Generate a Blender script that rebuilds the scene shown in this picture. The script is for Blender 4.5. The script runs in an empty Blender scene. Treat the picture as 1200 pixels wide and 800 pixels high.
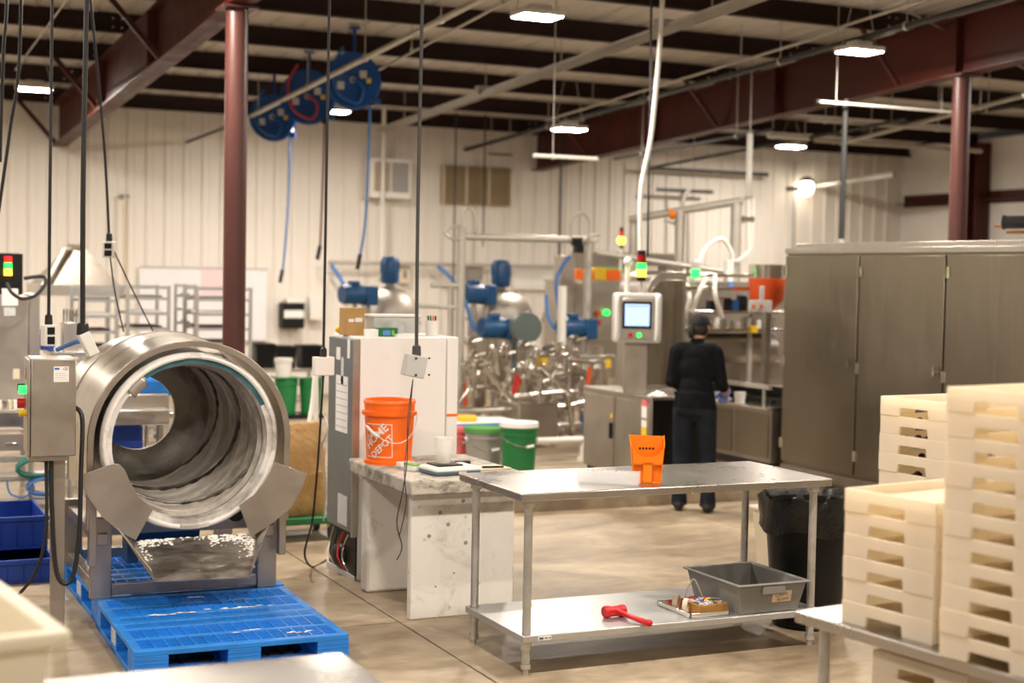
import bpy, bmesh, math, random
from mathutils import Vector, Matrix
random.seed(7)
S = bpy.context.scene
COL = S.collection
PI = math.pi
# ---------------------------------------------------------------- camera
FPX = 1747.2; YAW, TILT, ROLL = (math.radians(a) for a in (24.833, 2.579, -1.091)); CH = 1.95
FW = Vector((math.sin(YAW)*math.cos(TILT), math.cos(YAW)*math.cos(TILT), -math.sin(TILT)))
_r = Vector((math.cos(YAW), -math.sin(YAW), 0)); _d = FW.cross(_r)
RT = _r*math.cos(ROLL) + _d*math.sin(ROLL); DN = _d*math.cos(ROLL) - _r*math.sin(ROLL)
cam = bpy.data.cameras.new('camera'); camo = bpy.data.objects.new('camera', cam); COL.objects.link(camo)
camo.matrix_world = Matrix(((RT.x, -DN.x, -FW.x, 0), (RT.y, -DN.y, -FW.y, 0), (RT.z, -DN.z, -FW.z, CH), (0, 0, 0, 1)))
cam.sensor_width = 36.0; cam.lens = 36.0*FPX/1200.0; cam.clip_start = .05; cam.clip_end = 200
cam.dof.use_dof = True; cam.dof.focus_distance = 7.6; cam.dof.aperture_fstop = 1.6
S.camera = camo
# ---------------------------------------------------------------- world, exposure
w = bpy.data.worlds.new('world'); S.world = w; w.use_nodes = True
w.node_tree.nodes['Background'].inputs[0].default_value = (.5, .47, .42, 1)
w.node_tree.nodes['Background'].inputs[1].default_value = .02
S.view_settings.view_transform = 'Standard'; S.view_settings.look = 'None'
S.view_settings.gamma = 1.0; S.view_settings.use_curve_mapping = False
S.view_settings.exposure = 0.88
LAMP = 255.0                       # emission of the high-bay lenses
LAMPC = (1.0, .895, .785)
# ---------------------------------------------------------------- pixels of the 1200 x 800 photograph to points
def ray(u, v): return RT*((u-600)/FPX) + DN*((v-400)/FPX) + FW
def G(u, v, z=0.):                # on a horizontal plane
    k = ray(u, v); t = (z-CH)/k.z; return Vector((k.x*t, k.y*t, z))
def AY(u, v, Y):
    k = ray(u, v); t = Y/k.y; return Vector((k.x*t, Y, CH+k.z*t))
def AX(u, v, X):
    k = ray(u, v); t = X/k.x; return Vector((X, k.y*t, CH+k.z*t))
SLOPE = .043
def deck(Y): return 4.75 - SLOPE*(Y-11.5)
def AR(u, v, off):                # on a plane parallel to the roof, off below it
    k = ray(u, v); t = (4.75+SLOPE*11.5-off-CH)/(k.z+SLOPE*k.y); return Vector((k.x*t, k.y*t, CH+k.z*t))
def RC(u0, u1, v0, v1, Y):        # a pixel rectangle on the plane at depth Y -> x0, x1, z0, z1
    um, vm = (u0+u1)/2, (v0+v1)/2
    return AY(u0, vm, Y).x, AY(u1, vm, Y).x, AY(um, v1, Y).z, AY(um, v0, Y).z
# ---------------------------------------------------------------- materials
MT = {}
def mat(name, col, rough=.5, metal=0., var=.0, scale=6., rvar=0., bump=0., bscale=None, stretch=None, emit=0., alpha=1., trans=0., spec=None, coat=0., sss=0., col2=None, c2=(.45, .62)):
    m = bpy.data.materials.new(name); m.use_nodes = True
    nt = m.node_tree; b = nt.nodes['Principled BSDF']; L = nt.links.new
    b.inputs['Base Color'].default_value = (*col, 1); b.inputs['Roughness'].default_value = rough; b.inputs['Metallic'].default_value = metal
    if spec is not None: b.inputs['Specular IOR Level'].default_value = spec
    if coat: b.inputs['Coat Weight'].default_value = coat
    if trans: b.inputs['Transmission Weight'].default_value = trans; b.inputs['IOR'].default_value = 1.3
    if alpha < 1: b.inputs['Alpha'].default_value = alpha
    if sss: b.inputs['Subsurface Weight'].default_value = sss; b.inputs['Subsurface Radius'].default_value = (.03, .02, .01)
    if emit: b.inputs['Emission Color'].default_value = (*col, 1); b.inputs['Emission Strength'].default_value = emit
    if var or rvar or bump or col2:
        tc = nt.nodes.new('ShaderNodeTexCoord'); mp = nt.nodes.new('ShaderNodeMapping'); L(tc.outputs['Object'], mp.inputs[0])
        if stretch: mp.inputs['Scale'].default_value = stretch
        n = nt.nodes.new('ShaderNodeTexNoise'); n.inputs['Scale'].default_value = scale; n.inputs['Detail'].default_value = 5; n.inputs['Roughness'].default_value = .6
        L(mp.outputs[0], n.inputs['Vector'])
        if var:
            cr = nt.nodes.new('ShaderNodeValToRGB'); e = cr.color_ramp.elements
            e[0].position = .3; e[1].position = .7
            e[0].color = (*[max(0, c*(1-var)) for c in col], 1); e[1].color = (*[min(1, c*(1+var*.7)) for c in col], 1)
            L(n.outputs['Fac'], cr.inputs[0]); L(cr.outputs[0], b.inputs['Base Color']); src = cr.outputs[0]
        if col2:
            n2 = nt.nodes.new('ShaderNodeTexNoise'); n2.inputs['Scale'].default_value = scale*.6; n2.inputs['Detail'].default_value = 8; n2.inputs['Roughness'].default_value = .68
            L(mp.outputs[0], n2.inputs['Vector'])
            r2 = nt.nodes.new('ShaderNodeValToRGB'); r2.color_ramp.elements[0].position = c2[0]; r2.color_ramp.elements[1].position = c2[1]
            mx = nt.nodes.new('ShaderNodeMixRGB'); L(n2.outputs['Fac'], r2.inputs[0]); L(r2.outputs[0], mx.inputs[0])
            mx.inputs[1].default_value = (*col, 1); mx.inputs[2].default_value = (*col2, 1)
            if var: L(src, mx.inputs[1])
            L(mx.outputs[0], b.inputs['Base Color'])
            if metal:
                inv = nt.nodes.new('ShaderNodeMath'); inv.operation = 'MULTIPLY_ADD'; inv.inputs[1].default_value = -metal*.9; inv.inputs[2].default_value = metal
                L(r2.outputs[0], inv.inputs[0]); L(inv.outputs[0], b.inputs['Metallic'])
        if rvar:
            mr = nt.nodes.new('ShaderNodeMapRange'); mr.inputs[3].default_value = max(.02, rough-rvar); mr.inputs[4].default_value = min(1, rough+rvar)
            mr.inputs[1].default_value = .3; mr.inputs[2].default_value = .7
            L(n.outputs['Fac'], mr.inputs[0]); L(mr.outputs[0], b.inputs['Roughness'])
        if bump:
            nb = n
            if bscale:
                nb = nt.nodes.new('ShaderNodeTexNoise'); nb.inputs['Scale'].default_value = bscale; nb.inputs['Detail'].default_value = 4; L(mp.outputs[0], nb.inputs['Vector'])
            bp = nt.nodes.new('ShaderNodeBump'); bp.inputs['Strength'].default_value = bump; bp.inputs['Distance'].default_value = .02
            L(nb.outputs['Fac'], bp.inputs['Height']); L(bp.outputs[0], b.inputs['Normal'])
    MT[name] = m; return m
mat('wall', (.80, .755, .685), .45, var=.04, scale=1.2)
mat('wall_board', (.78, .75, .71), .6, var=.03, scale=1)
mat('far_wall', (.36, .33, .30), .7, var=.05, scale=1)
mat('insulation', (.76, .73, .68), .4, var=.08, scale=2.5, bump=.25)
mat('deck_sheet', (.62, .58, .52), .5, var=.08, scale=2)
mat('red_steel', (.072, .0140, .0082), .5, var=.22, scale=3, rvar=.1, spec=.3)
mat('red_column', (.075, .023, .018), .42, var=.12, scale=4)
mat('dark_purlin', (.026, .0105, .008), .6, spec=.25, var=.25, scale=3)
mat('galv', (.55, .54, .50), .42, .7, var=.15, scale=14, rvar=.1)
mat('conduit', (.55, .52, .46), .45, .5, var=.1, scale=5)
mat('dark_pipe', (.035, .036, .035), .45, .2)
mat('steel', (.60, .565, .52), .32, 1., var=.05, scale=60, rvar=.05, stretch=(1, 1, .03))
mat('steel_h', (.62, .585, .54), .30, 1., var=.05, scale=60, rvar=.05, stretch=(.03, 1, 1))
mat('steel_wrap', (.60, .565, .51), .30, 1., var=.07, scale=30, rvar=.05, stretch=(.04, 1.2, .04))
mat('steel_dull', (.46, .42, .37), .42, 1., var=.12, scale=4, rvar=.08)
mat('steel_bright', (.74, .71, .66), .18, 1., var=.05, scale=7, rvar=.06)
mat('cabinet_steel', (.31, .272, .215), .36, 1., var=.08, scale=3, rvar=.07, stretch=(6, 30, .6))
mat('table_steel', (.47, .45, .425), .30, 1., var=.10, scale=2.2, rvar=.07, bump=.002)
mat('galv_shelf', (.56, .57, .57), .36, .8, var=.05, scale=8, rvar=.04)
mat('bolt', (.62, .58, .5), .35, 1.)
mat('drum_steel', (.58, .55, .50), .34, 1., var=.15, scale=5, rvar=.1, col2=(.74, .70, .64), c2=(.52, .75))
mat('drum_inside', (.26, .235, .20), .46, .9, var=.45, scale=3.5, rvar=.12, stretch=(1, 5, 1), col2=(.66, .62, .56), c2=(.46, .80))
mat('flour_rim', (.50, .47, .42), .5, .75, var=.2, scale=6, col2=(.86, .83, .78), c2=(.36, .56))
mat('chute_steel', (.52, .49, .45), .36, 1., var=.22, scale=7, rvar=.1, stretch=(1, 3, 3), col2=(.86, .84, .8), c2=(.60, .72))
mat('flour', (.86, .83, .78), .95, var=.06, scale=30)
mat('teal', (.04, .15, .18), .5, var=.5, scale=9)
mat('steel_matte', (.40, .36, .31), .52, 1., var=.15, scale=4, rvar=.06)
mat('reel_hose', (.012, .10, .36), .4)
mat('blue_pallet', (.010, .20, .68), .42, var=.16, scale=5, rvar=.1)
mat('blue_pallet_dust', (.012, .21, .68), .45, var=.18, scale=5, col2=(.50, .58, .68), c2=(.66, .80))
mat('blue_dark', (.006, .045, .30), .45, var=.12, scale=4)
mat('blue_motor', (.010, .075, .20), .4, var=.15, scale=5)
mat('blue_reel', (.005, .075, .30), .35, var=.2, scale=4)
mat('blue_hose', (.06, .19, .50), .45)
mat('light_blue', (.10, .26, .62), .5)
mat('red_hose', (.42, .045, .03), .5)
mat('brown_hose', (.22, .09, .07), .5)
mat('orange', (.95, .155, .006), .38, var=.04, scale=4, coat=.1)
mat('orange2', (1., .30, .008), .42, var=.03, sss=.1)
mat('orange_dark', (.72, .09, .012), .45)
mat('red', (.58, .008, .012), .38)
mat('pinkred', (.80, .16, .17), .5)
mat('yellow', (.85, .55, .02), .5)
mat('green', (.01, .17, .045), .42, var=.08)
mat('green_bin', (.012, .20, .05), .45, var=.06)
mat('green_lid', (.08, .30, .06), .45)
mat('green_light', (.25, .55, .10), .5)
mat('teal_hose', (.01, .16, .12), .5)
mat('grey_bucket', (.33, .32, .29), .45, var=.05)
mat('grey_tub', (.22, .215, .20), .45, var=.06, scale=12)
mat('grey_box', (.50, .49, .47), .45)
mat('white_plastic', (.82, .80, .75), .4, var=.02)
mat('fridge_white', (.86, .85, .82), .35, var=.015)
mat('fridge_back', (.20, .225, .235), .38, .6, var=.22, scale=4, rvar=.1)
mat('cream', (.92, .875, .785), .45, var=.03, scale=5)
mat('cream_tote', (.80, .74, .60), .45, var=.03, sss=.2)
mat('lid_white', (.88, .87, .84), .4)
mat('black_rubber', (.012, .012, .012), .5)
mat('black_plastic', (.006, .006, .006), .42, var=.1, spec=.3)
mat('bag_black', (.005, .005, .005), .18, bump=.35, scale=26, var=.1)
mat('cardboard', (.46, .27, .10), .8, var=.07, scale=9)
mat('kraft', (.44, .26, .095), .7, var=.2, scale=7, bump=1., bscale=14)
mat('wood', (.40, .20, .055), .6, var=.25, scale=6, stretch=(1, 8, 8))
mat('bamboo', (.48, .24, .07), .5)
mat('paper', (.84, .83, .80), .7, var=.03)
mat('paper_pink', (.86, .66, .68), .7, var=.04)
mat('board', (.84, .83, .85), .3, var=.03)
mat('label_ink', (.12, .12, .12), .6)
mat('label_blue', (.03, .17, .55), .5)
mat('tan_label', (.72, .56, .38), .6)
mat('louver', (.34, .255, .14), .6, var=.1)
mat('screen_dark', (.015, .017, .02), .25)
mat('screen', (.42, .60, .95), .3, emit=.55)
mat('led_green', (.02, .9, .09), .3, emit=1.6)
mat('led_red', (.8, .02, .02), .3, emit=.6)
mat('led_amber', (1., .55, .03), .3, emit=3.)
mat('red_lens', (.35, .01, .01), .25)
mat('white_pipe', (.80, .78, .72), .4)
mat('beige', (.70, .60, .45), .6)
mat('skin', (.50, .28, .19), .5, sss=.1)
mat('shirt', (.007, .0075, .010), .9, spec=.15, var=.35, scale=16, bump=.5, bscale=9)
mat('trousers', (.014, .017, .023), .9, spec=.15, var=.3, scale=14, bump=.5, bscale=8)
mat('cap_cloth', (.010, .010, .012), .8)
mat('hair', (.012, .008, .006), .6)
mat('glove', (.03, .16, .62), .45)
mat('shoe', (.012, .012, .013), .6)
mat('clear_plastic', (.92, .93, .94), .12, alpha=.38, spec=.6)
mat('clear_bin', (.85, .86, .86), .25, alpha=.55)
mat('cup_plastic', (.90, .89, .85), .3, alpha=.5)
mat('lamp', LAMPC, .4, emit=LAMP)
mat('lamp_wall', (1., .86, .68), .4, emit=7.)
mat('lamp_house', (.75, .74, .70), .4)
mat('dust_dark', (.07, .06, .055), .8)
mat('dark_food', (.05, .018, .016), .6, var=.4, scale=40)
mat('sticker', (.62, .63, .62), .6, var=.2, scale=60)
mat('tile_grey', (.30, .29, .27), .6, var=.2, scale=8)
def special():
    # concrete floor: warm tan blotches, sweeping trowel marks, dark stains
    m = bpy.data.materials.new('concrete'); m.use_nodes = True; nt = m.node_tree; b = nt.nodes['Principled BSDF']; L = nt.links.new
    g = nt.nodes.new('ShaderNodeNewGeometry'); mp = nt.nodes.new('ShaderNodeMapping'); L(g.outputs['Position'], mp.inputs[0]); mp.inputs['Scale'].default_value = (.75, 1.15, 1)
    def noise(sc, det, dist=0.):
        n = nt.nodes.new('ShaderNodeTexNoise'); n.inputs['Scale'].default_value = sc; n.inputs['Detail'].default_value = det; n.inputs['Roughness'].default_value = .62; n.inputs['Distortion'].default_value = dist
        L(mp.outputs[0], n.inputs['Vector']); return n
    def ramp(n, p0, c0, p1, c1):
        r = nt.nodes.new('ShaderNodeValToRGB'); e = r.color_ramp.elements; e[0].position = p0; e[1].position = p1; e[0].color = (*c0, 1); e[1].color = (*c1, 1); L(n.outputs['Fac'], r.inputs[0]); return r
    n1 = noise(1.1, 9, .9); r1 = ramp(n1, .32, (.235, .175, .115), .68, (.53, .44, .315))
    n2 = noise(7, 8, .5); r2 = ramp(n2, .35, (.72, .70, .66), .62, (1.08, 1.06, 1.03))
    n3 = noise(.55, 5, .3); r3 = ramp(n3, .38, (.70, .68, .64), .58, (1, 1, 1))
    mx = nt.nodes.new('ShaderNodeMixRGB'); mx.blend_type = 'MULTIPLY'; mx.inputs[0].default_value = .75; L(r1.outputs[0], mx.inputs[1]); L(r2.outputs[0], mx.inputs[2])
    my = nt.nodes.new('ShaderNodeMixRGB'); my.blend_type = 'MULTIPLY'; my.inputs[0].default_value = .6; L(mx.outputs[0], my.inputs[1]); L(r3.outputs[0], my.inputs[2])
    L(my.outputs[0], b.inputs['Base Color'])
    mr = nt.nodes.new('ShaderNodeMapRange'); mr.inputs[3].default_value = .32; mr.inputs[4].default_value = .62; L(n2.outputs['Fac'], mr.inputs[0]); L(mr.outputs[0], b.inputs['Roughness'])
    bp = nt.nodes.new('ShaderNodeBump'); bp.inputs['Strength'].default_value = .08; bp.inputs['Distance'].default_value = .01; L(n2.outputs['Fac'], bp.inputs['Height']); L(bp.outputs[0], b.inputs['Normal'])
    MT['concrete'] = m
    # pale stone with grey veins and pits
    for nm, base, vein, sc, th in (('stone_slab', (.56, .51, .43), (.10, .09, .08), 7, (.42, .56)), ('stone_panel', (.82, .79, .73), (.50, .46, .40), 5, (.30, .46))):
        m = bpy.data.materials.new(nm); m.use_nodes = True; nt = m.node_tree; b = nt.nodes['Principled BSDF']; L = nt.links.new
        tc = nt.nodes.new('ShaderNodeTexCoord'); n = nt.nodes.new('ShaderNodeTexNoise'); n.inputs['Scale'].default_value = sc; n.inputs['Detail'].default_value = 10; n.inputs['Roughness'].default_value = .72; n.inputs['Distortion'].default_value = 1.2
        L(tc.outputs['Object'], n.inputs['Vector'])
        r = nt.nodes.new('ShaderNodeValToRGB'); e = r.color_ramp.elements; e[0].position = th[0]-.06; e[1].position = th[1]; e[0].color = (*vein, 1); e[1].color = (*base, 1); L(n.outputs['Fac'], r.inputs[0])
        v = nt.nodes.new('ShaderNodeTexVoronoi'); v.inputs['Scale'].default_value = 9; L(tc.outputs['Object'], v.inputs['Vector'])
        r2 = nt.nodes.new('ShaderNodeValToRGB'); e = r2.color_ramp.elements; e[0].position = .05; e[1].position = .11; e[0].color = (.5, .47, .42, 1); e[1].color = (1, 1, 1, 1); L(v.outputs['Distance'], r2.inputs[0])
        mx = nt.nodes.new('ShaderNodeMixRGB'); mx.blend_type = 'MULTIPLY'; mx.inputs[0].default_value = .6; L(r.outputs[0], mx.inputs[1]); L(r2.outputs[0], mx.inputs[2]); L(mx.outputs[0], b.inputs['Base Color'])
        b.inputs['Roughness'].default_value = .55; MT[nm] = m
special()
def translucent(name, f, tint):          # thin polyethylene lets light through
    m = MT[name]; nt = m.node_tree; b = nt.nodes['Principled BSDF']; o = nt.nodes['Material Output']
    t = nt.nodes.new('ShaderNodeBsdfTranslucent'); t.inputs[0].default_value = (*tint, 1); mx = nt.nodes.new('ShaderNodeMixShader'); mx.inputs[0].default_value = f
    nt.links.new(b.outputs[0], mx.inputs[1]); nt.links.new(t.outputs[0], mx.inputs[2]); nt.links.new(mx.outputs[0], o.inputs['Surface'])
translucent('cream', .5, (1., .90, .70)); translucent('orange2', .25, (1., .30, .01)); translucent('cream_tote', .2, (.95, .85, .65))
# ---------------------------------------------------------------- mesh builder
class MB:
    def __init__(s): s.v = []; s.f = []
    def add(s, vs, fs):
        o = len(s.v); s.v += [tuple(p) for p in vs]; s.f += [tuple(i+o for i in f) for f in fs]; return s
    def box(s, x0, x1, y0, y1, z0, z1, M=None):
        if x0 > x1: x0, x1 = x1, x0
        if y0 > y1: y0, y1 = y1, y0
        if z0 > z1: z0, z1 = z1, z0
        vs = [Vector(p) for p in ((x0, y0, z0), (x1, y0, z0), (x1, y1, z0), (x0, y1, z0), (x0, y0, z1), (x1, y0, z1), (x1, y1, z1), (x0, y1, z1))]
        if M: vs = [M @ p for p in vs]
        return s.add(vs, [(0, 3, 2, 1), (4, 5, 6, 7), (0, 1, 5, 4), (1, 2, 6, 5), (2, 3, 7, 6), (3, 0, 4, 7)])
    def taper(s, x0, x1, y0, y1, z0, z1, t):          # box whose base is inset by t
        vs = [(x0+t, y0+t, z0), (x1-t, y0+t, z0), (x1-t, y1-t, z0), (x0+t, y1-t, z0), (x0, y0, z1), (x1, y0, z1), (x1, y1, z1), (x0, y1, z1)]
        return s.add(vs, [(0, 3, 2, 1), (4, 5, 6, 7), (0, 1, 5, 4), (1, 2, 6, 5), (2, 3, 7, 6), (3, 0, 4, 7)])
    def cyl(s, p0, p1, r, n=14, r2=None, cap=True):
        p0, p1 = Vector(p0), Vector(p1); r2 = r if r2 is None else r2
        d = (p1-p0).normalized(); a = d.orthogonal().normalized(); b = d.cross(a)
        vs = []
        for p, q in ((p0, r), (p1, r2)):
            for i in range(n):
                t = 2*PI*i/n; vs.append(p+(a*math.cos(t)+b*math.sin(t))*q)
        fs = [(i, (i+1) % n, n+(i+1) % n, n+i) for i in range(n)]
        if cap: fs += [tuple(range(n-1, -1, -1)), tuple(range(n, 2*n))]
        return s.add(vs, fs)
    def tube(s, pts, r, n=8, cap=True):
        pts = [Vector(p) for p in pts]; m = len(pts); a = None; vs = []
        for i, p in enumerate(pts):
            d = (pts[min(i+1, m-1)]-pts[max(i-1, 0)]).normalized()
            a = d.orthogonal().normalized() if a is None else (a-d*a.dot(d)).normalized()
            b = d.cross(a); rr = r[i] if isinstance(r, (list, tuple)) else r
            vs += [p+(a*math.cos(2*PI*k/n)+b*math.sin(2*PI*k/n))*rr for k in range(n)]
        fs = [(i*n+k, i*n+(k+1) % n, (i+1)*n+(k+1) % n, (i+1)*n+k) for i in range(m-1) for k in range(n)]
        if cap: fs += [tuple(range(n-1, -1, -1)), tuple(range((m-1)*n, m*n))]
        return s.add(vs, fs)
    def lathe(s, prof, n=32, c=(0, 0, 0), M=None, close=False, a0=0., a1=2*PI):
        full = abs(a1-a0-2*PI) < 1e-6; k = n if full else n+1; vs = []
        for (r, z) in prof:
            for i in range(k):
                t = a0+(a1-a0)*i/n; p = Vector((r*math.cos(t), r*math.sin(t), z))
                vs.append((M @ p if M else p)+Vector(c))
        m = len(prof); fs = []
        for j in range(m if close else m-1):
            j2 = (j+1) % m
            for i in range(n):
                i2 = (i+1) % k; fs.append((j*k+i, j*k+i2, j2*k+i2, j2*k+i))
        return s.add(vs, fs)
    def prism(s, poly, h, f):            # f maps (a, b, t) -> point, t in (0, h)
        n = len(poly); vs = [f(a, b, 0) for a, b in poly]+[f(a, b, h) for a, b in poly]
        return s.add(vs, [tuple(range(n-1, -1, -1)), tuple(range(n, 2*n))]+[(i, (i+1) % n, n+(i+1) % n, n+i) for i in range(n)])
    def sphere(s, c, r, n=16, m=10, M=None):
        rx, ry, rz = r if isinstance(r, (tuple, list)) else (r, r, r); c = Vector(c); vs = []
        for j in range(m+1):
            t = PI*j/m
            for i in range(n):
                p = Vector((rx*math.sin(t)*math.cos(2*PI*i/n), ry*math.sin(t)*math.sin(2*PI*i/n), rz*math.cos(t))); vs.append((M @ p if M else p)+c)
        return s.add(vs, [(j*n+i, (j+1)*n+i, (j+1)*n+(i+1) % n, j*n+(i+1) % n) for j in range(m) for i in range(n)])
    def sheet(s, pts, th, nrm=None):     # a flat polygon of 3-D points given thickness th
        pts = [Vector(p) for p in pts]
        if nrm is None:
            nrm = Vector((0, 0, 0))
            for i in range(len(pts)): nrm += pts[i].cross(pts[(i+1) % len(pts)])
            nrm.normalize()
        n = len(pts); nrm = Vector(nrm)*th
        return s.add(pts+[p+nrm for p in pts], [tuple(range(n-1, -1, -1)), tuple(range(n, 2*n))]+[(i, (i+1) % n, n+(i+1) % n, n+i) for i in range(n)])
    def mesh(s, name, smooth=True, ang=40):
        me = bpy.data.meshes.new(name); me.from_pydata(s.v, [], s.f)
        bm = bmesh.new(); bm.from_mesh(me); bmesh.ops.recalc_face_normals(bm, faces=bm.faces); bm.to_mesh(me); bm.free()
        if smooth:
            me.polygons.foreach_set('use_smooth', [True]*len(me.polygons)); me.set_sharp_from_angle(angle=math.radians(ang))
        return me
    def build(s, name, m, parent=None, bevel=0., seg=2, loc=None, rz=0., smooth=True, label=None, solid=0., sub=0):
        me = s.mesh(name, smooth); me.materials.append(MT[m] if isinstance(m, str) else m)
        o = bpy.data.objects.new(name, me); COL.objects.link(o)
        if parent: o.parent = parent
        if loc is not None: o.location = loc
        if rz: o.rotation_euler.z = rz
        if solid: md = o.modifiers.new('solid', 'SOLIDIFY'); md.thickness = solid; md.offset = 0
        if bevel: md = o.modifiers.new('bevel', 'BEVEL'); md.width = bevel; md.segments = seg; md.limit_method = 'ANGLE'; md.angle_limit = math.radians(40)
        if sub: md = o.modifiers.new('sub', 'SUBSURF'); md.levels = sub; md.render_levels = sub
        if label: o['label'] = label
        return o
def tag(o, label=None, cat=None, group=None, kind=None):
    if label: o['label'] = label
    if cat: o['category'] = cat
    if group: o['group'] = group
    if kind: o['kind'] = kind
    return o
def thing(name, label, cat, loc=(0, 0, 0), rz=0., group=None):
    o = bpy.data.objects.new(name, None); COL.objects.link(o); o.location = loc; o.rotation_euler.z = rz; o.empty_display_size = .1
    return tag(o, label, cat, group)
def copy_tree(o, parent=None, loc=None, rz=None, label=None):
    c = o.copy(); COL.objects.link(c); c.parent = parent
    if loc is not None: c.location = loc
    if rz is not None: c.rotation_euler.z = rz
    if label: c['label'] = label
    for ch in list(o.children): copy_tree(ch, c)
    return c
def share(src, parent, loc, name=None):
    o = src.copy(); COL.objects.link(o); o.parent = parent; o.location = loc
    return o
def cat_rom(pts, k=6):                    # smooth curve through points
    P = [Vector(p) for p in pts]; out = []
    for i in range(len(P)-1):
        a = P[max(i-1, 0)]; b = P[i]; c = P[i+1]; d = P[min(i+2, len(P)-1)]
        for j in range(k):
            t = j/k; out.append(.5*((2*b)+(c-a)*t+(2*a-5*b+4*c-d)*t*t+(3*b-a-3*c+d)*t**3))
    out.append(P[-1]); return out
def text_mesh(s, size=1., align='CENTER', bold=False):
    cu = bpy.data.curves.new('t', 'FONT'); cu.body = s; cu.size = size; cu.align_x = align; cu.align_y = 'CENTER'; cu.resolution_u = 2
    if bold: cu.offset = size*.022
    ob = bpy.data.objects.new('t', cu); COL.objects.link(ob); bpy.context.view_layer.update()
    me = bpy.data.meshes.new_from_object(ob.evaluated_get(bpy.context.evaluated_depsgraph_get()))
    vs = [v.co.copy() for v in me.vertices]; fs = [tuple(p.vertices) for p in me.polygons]
    bpy.data.objects.remove(ob); bpy.data.curves.remove(cu); bpy.data.meshes.remove(me)
    return vs, fs
def flat_text(s, size, f, name, m, parent=None, bold=False):   # f maps (a, b) -> point on the surface
    vs, fs = text_mesh(s, size, bold=bold); mb = MB(); mb.add([f(p.x, p.y) for p in vs], fs)
    return mb.build(name, m, parent, smooth=False)
def RZ(a): return Matrix.Rotation(a, 4, 'Z')
def RX(a): return Matrix.Rotation(a, 4, 'X')
def RY(a): return Matrix.Rotation(a, 4, 'Y')
def TR(x, y, z): return Matrix.Translation((x, y, z))
# ================================================================ structure
XL, XR, YF, YB = -11.5, 17.3, -7.0, 21.1
PAD = .13; YP = 10.98                               # raised concrete pad behind the curb
def struct(o): o['kind'] = 'structure'; return o
fl = struct(MB().box(XL, XR, YF, YB, -.12, -.022).build('floor', 'dust_dark'))
g = .006; sw = 3.6
first = None
xs = [2.92+sw*i for i in range(-4, 5)]; ys = [7.73+sw*j for j in range(-5, 2)]
for i, x in enumerate(xs[:-1]):
    for j, y in enumerate(ys[:-1]):
        y1 = min(y+sw, YP-.003)
        if first is None or y1 < y+sw-.01:
            o = MB().box(g, sw-g, g, y1-y-g, -.02, 0).build('slab', 'concrete', fl, bevel=.004, loc=(x, y, 0))
            if y1 >= y+sw-.01: first = o
        else: share(first, fl, (x, y, 0))
pad = struct(MB().box(XL+.02, XR-.02, YP, YB-.06, -.018, PAD).build('raised_floor', 'concrete', bevel=.008))
# back wall: liner panels with ribs
wb = struct(MB().box(XL, XR, YB, YB+.12, -.02, deck(YB)-.02).build('wall_back', 'wall_board'))
def panel_mesh(wd, d, h):
    mb = MB(); pr = [(0, 0), (.012, 0), (.022, -d), (.042, -d), (.052, 0), (wd*.45, 0), (wd*.45+.008, -.006), (wd*.45+.03, -.006), (wd*.45+.038, 0), (wd-.003, 0), (wd-.003, .004), (0, .004)]
    mb.prism(pr, h, lambda a, b, t: Vector((a, b, t))); return mb
pw = .262; x = -3.0; pa = pb = None
while x+pw < XR-.01:
    deep = x > 14.9
    if deep:
        if pb is None: pb = panel_mesh(pw, .032, deck(YB)-.24).build('wall_panel', 'wall', wb, loc=(x, YB-.006, PAD+.0), smooth=False)
        else: share(pb, wb, (x, YB-.006, PAD))
    else:
        if pa is None: pa = panel_mesh(pw, .022, deck(YB)-.24).build('wall_panel', 'wall', wb, loc=(x, YB-.006, PAD), smooth=False)
        else: share(pa, wb, (x, YB-.006, PAD))
    x += pw
wl = struct(MB().box(XL-.12, XL, YF, YB, -.02, deck(YB)).build('wall_left', 'far_wall'))
wf = struct(MB().box(XL, XR, YF-.12, YF, -.02, deck(YF)-.05).build('wall_front', 'far_wall'))
wr = struct(MB().box(XR, XR+.12, YF, YB, -.02, deck(YB)-.02).build('wall_right', 'insulation'))
for z in (1.1, 2.2, 3.3):
    o = MB().box(XR-.2, XR, YF, YB-.06, z, z+.012).box(XR-.012, XR, YF, YB-.06, z-.05, z+.16).build('girt', 'red_steel', wr)
for y in (19.0, 12.0, 5.0):
    MB().box(XR-.32, XR-.02, y-.1, y-.085, -.0, deck(y)-.2).box(XR-.32, XR-.02, y+.085, y+.1, 0, deck(y)-.2).box(XR-.18, XR-.165, y-.09, y+.09, 0, deck(y)-.2).build('wall_column', 'red_steel', wr)
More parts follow.
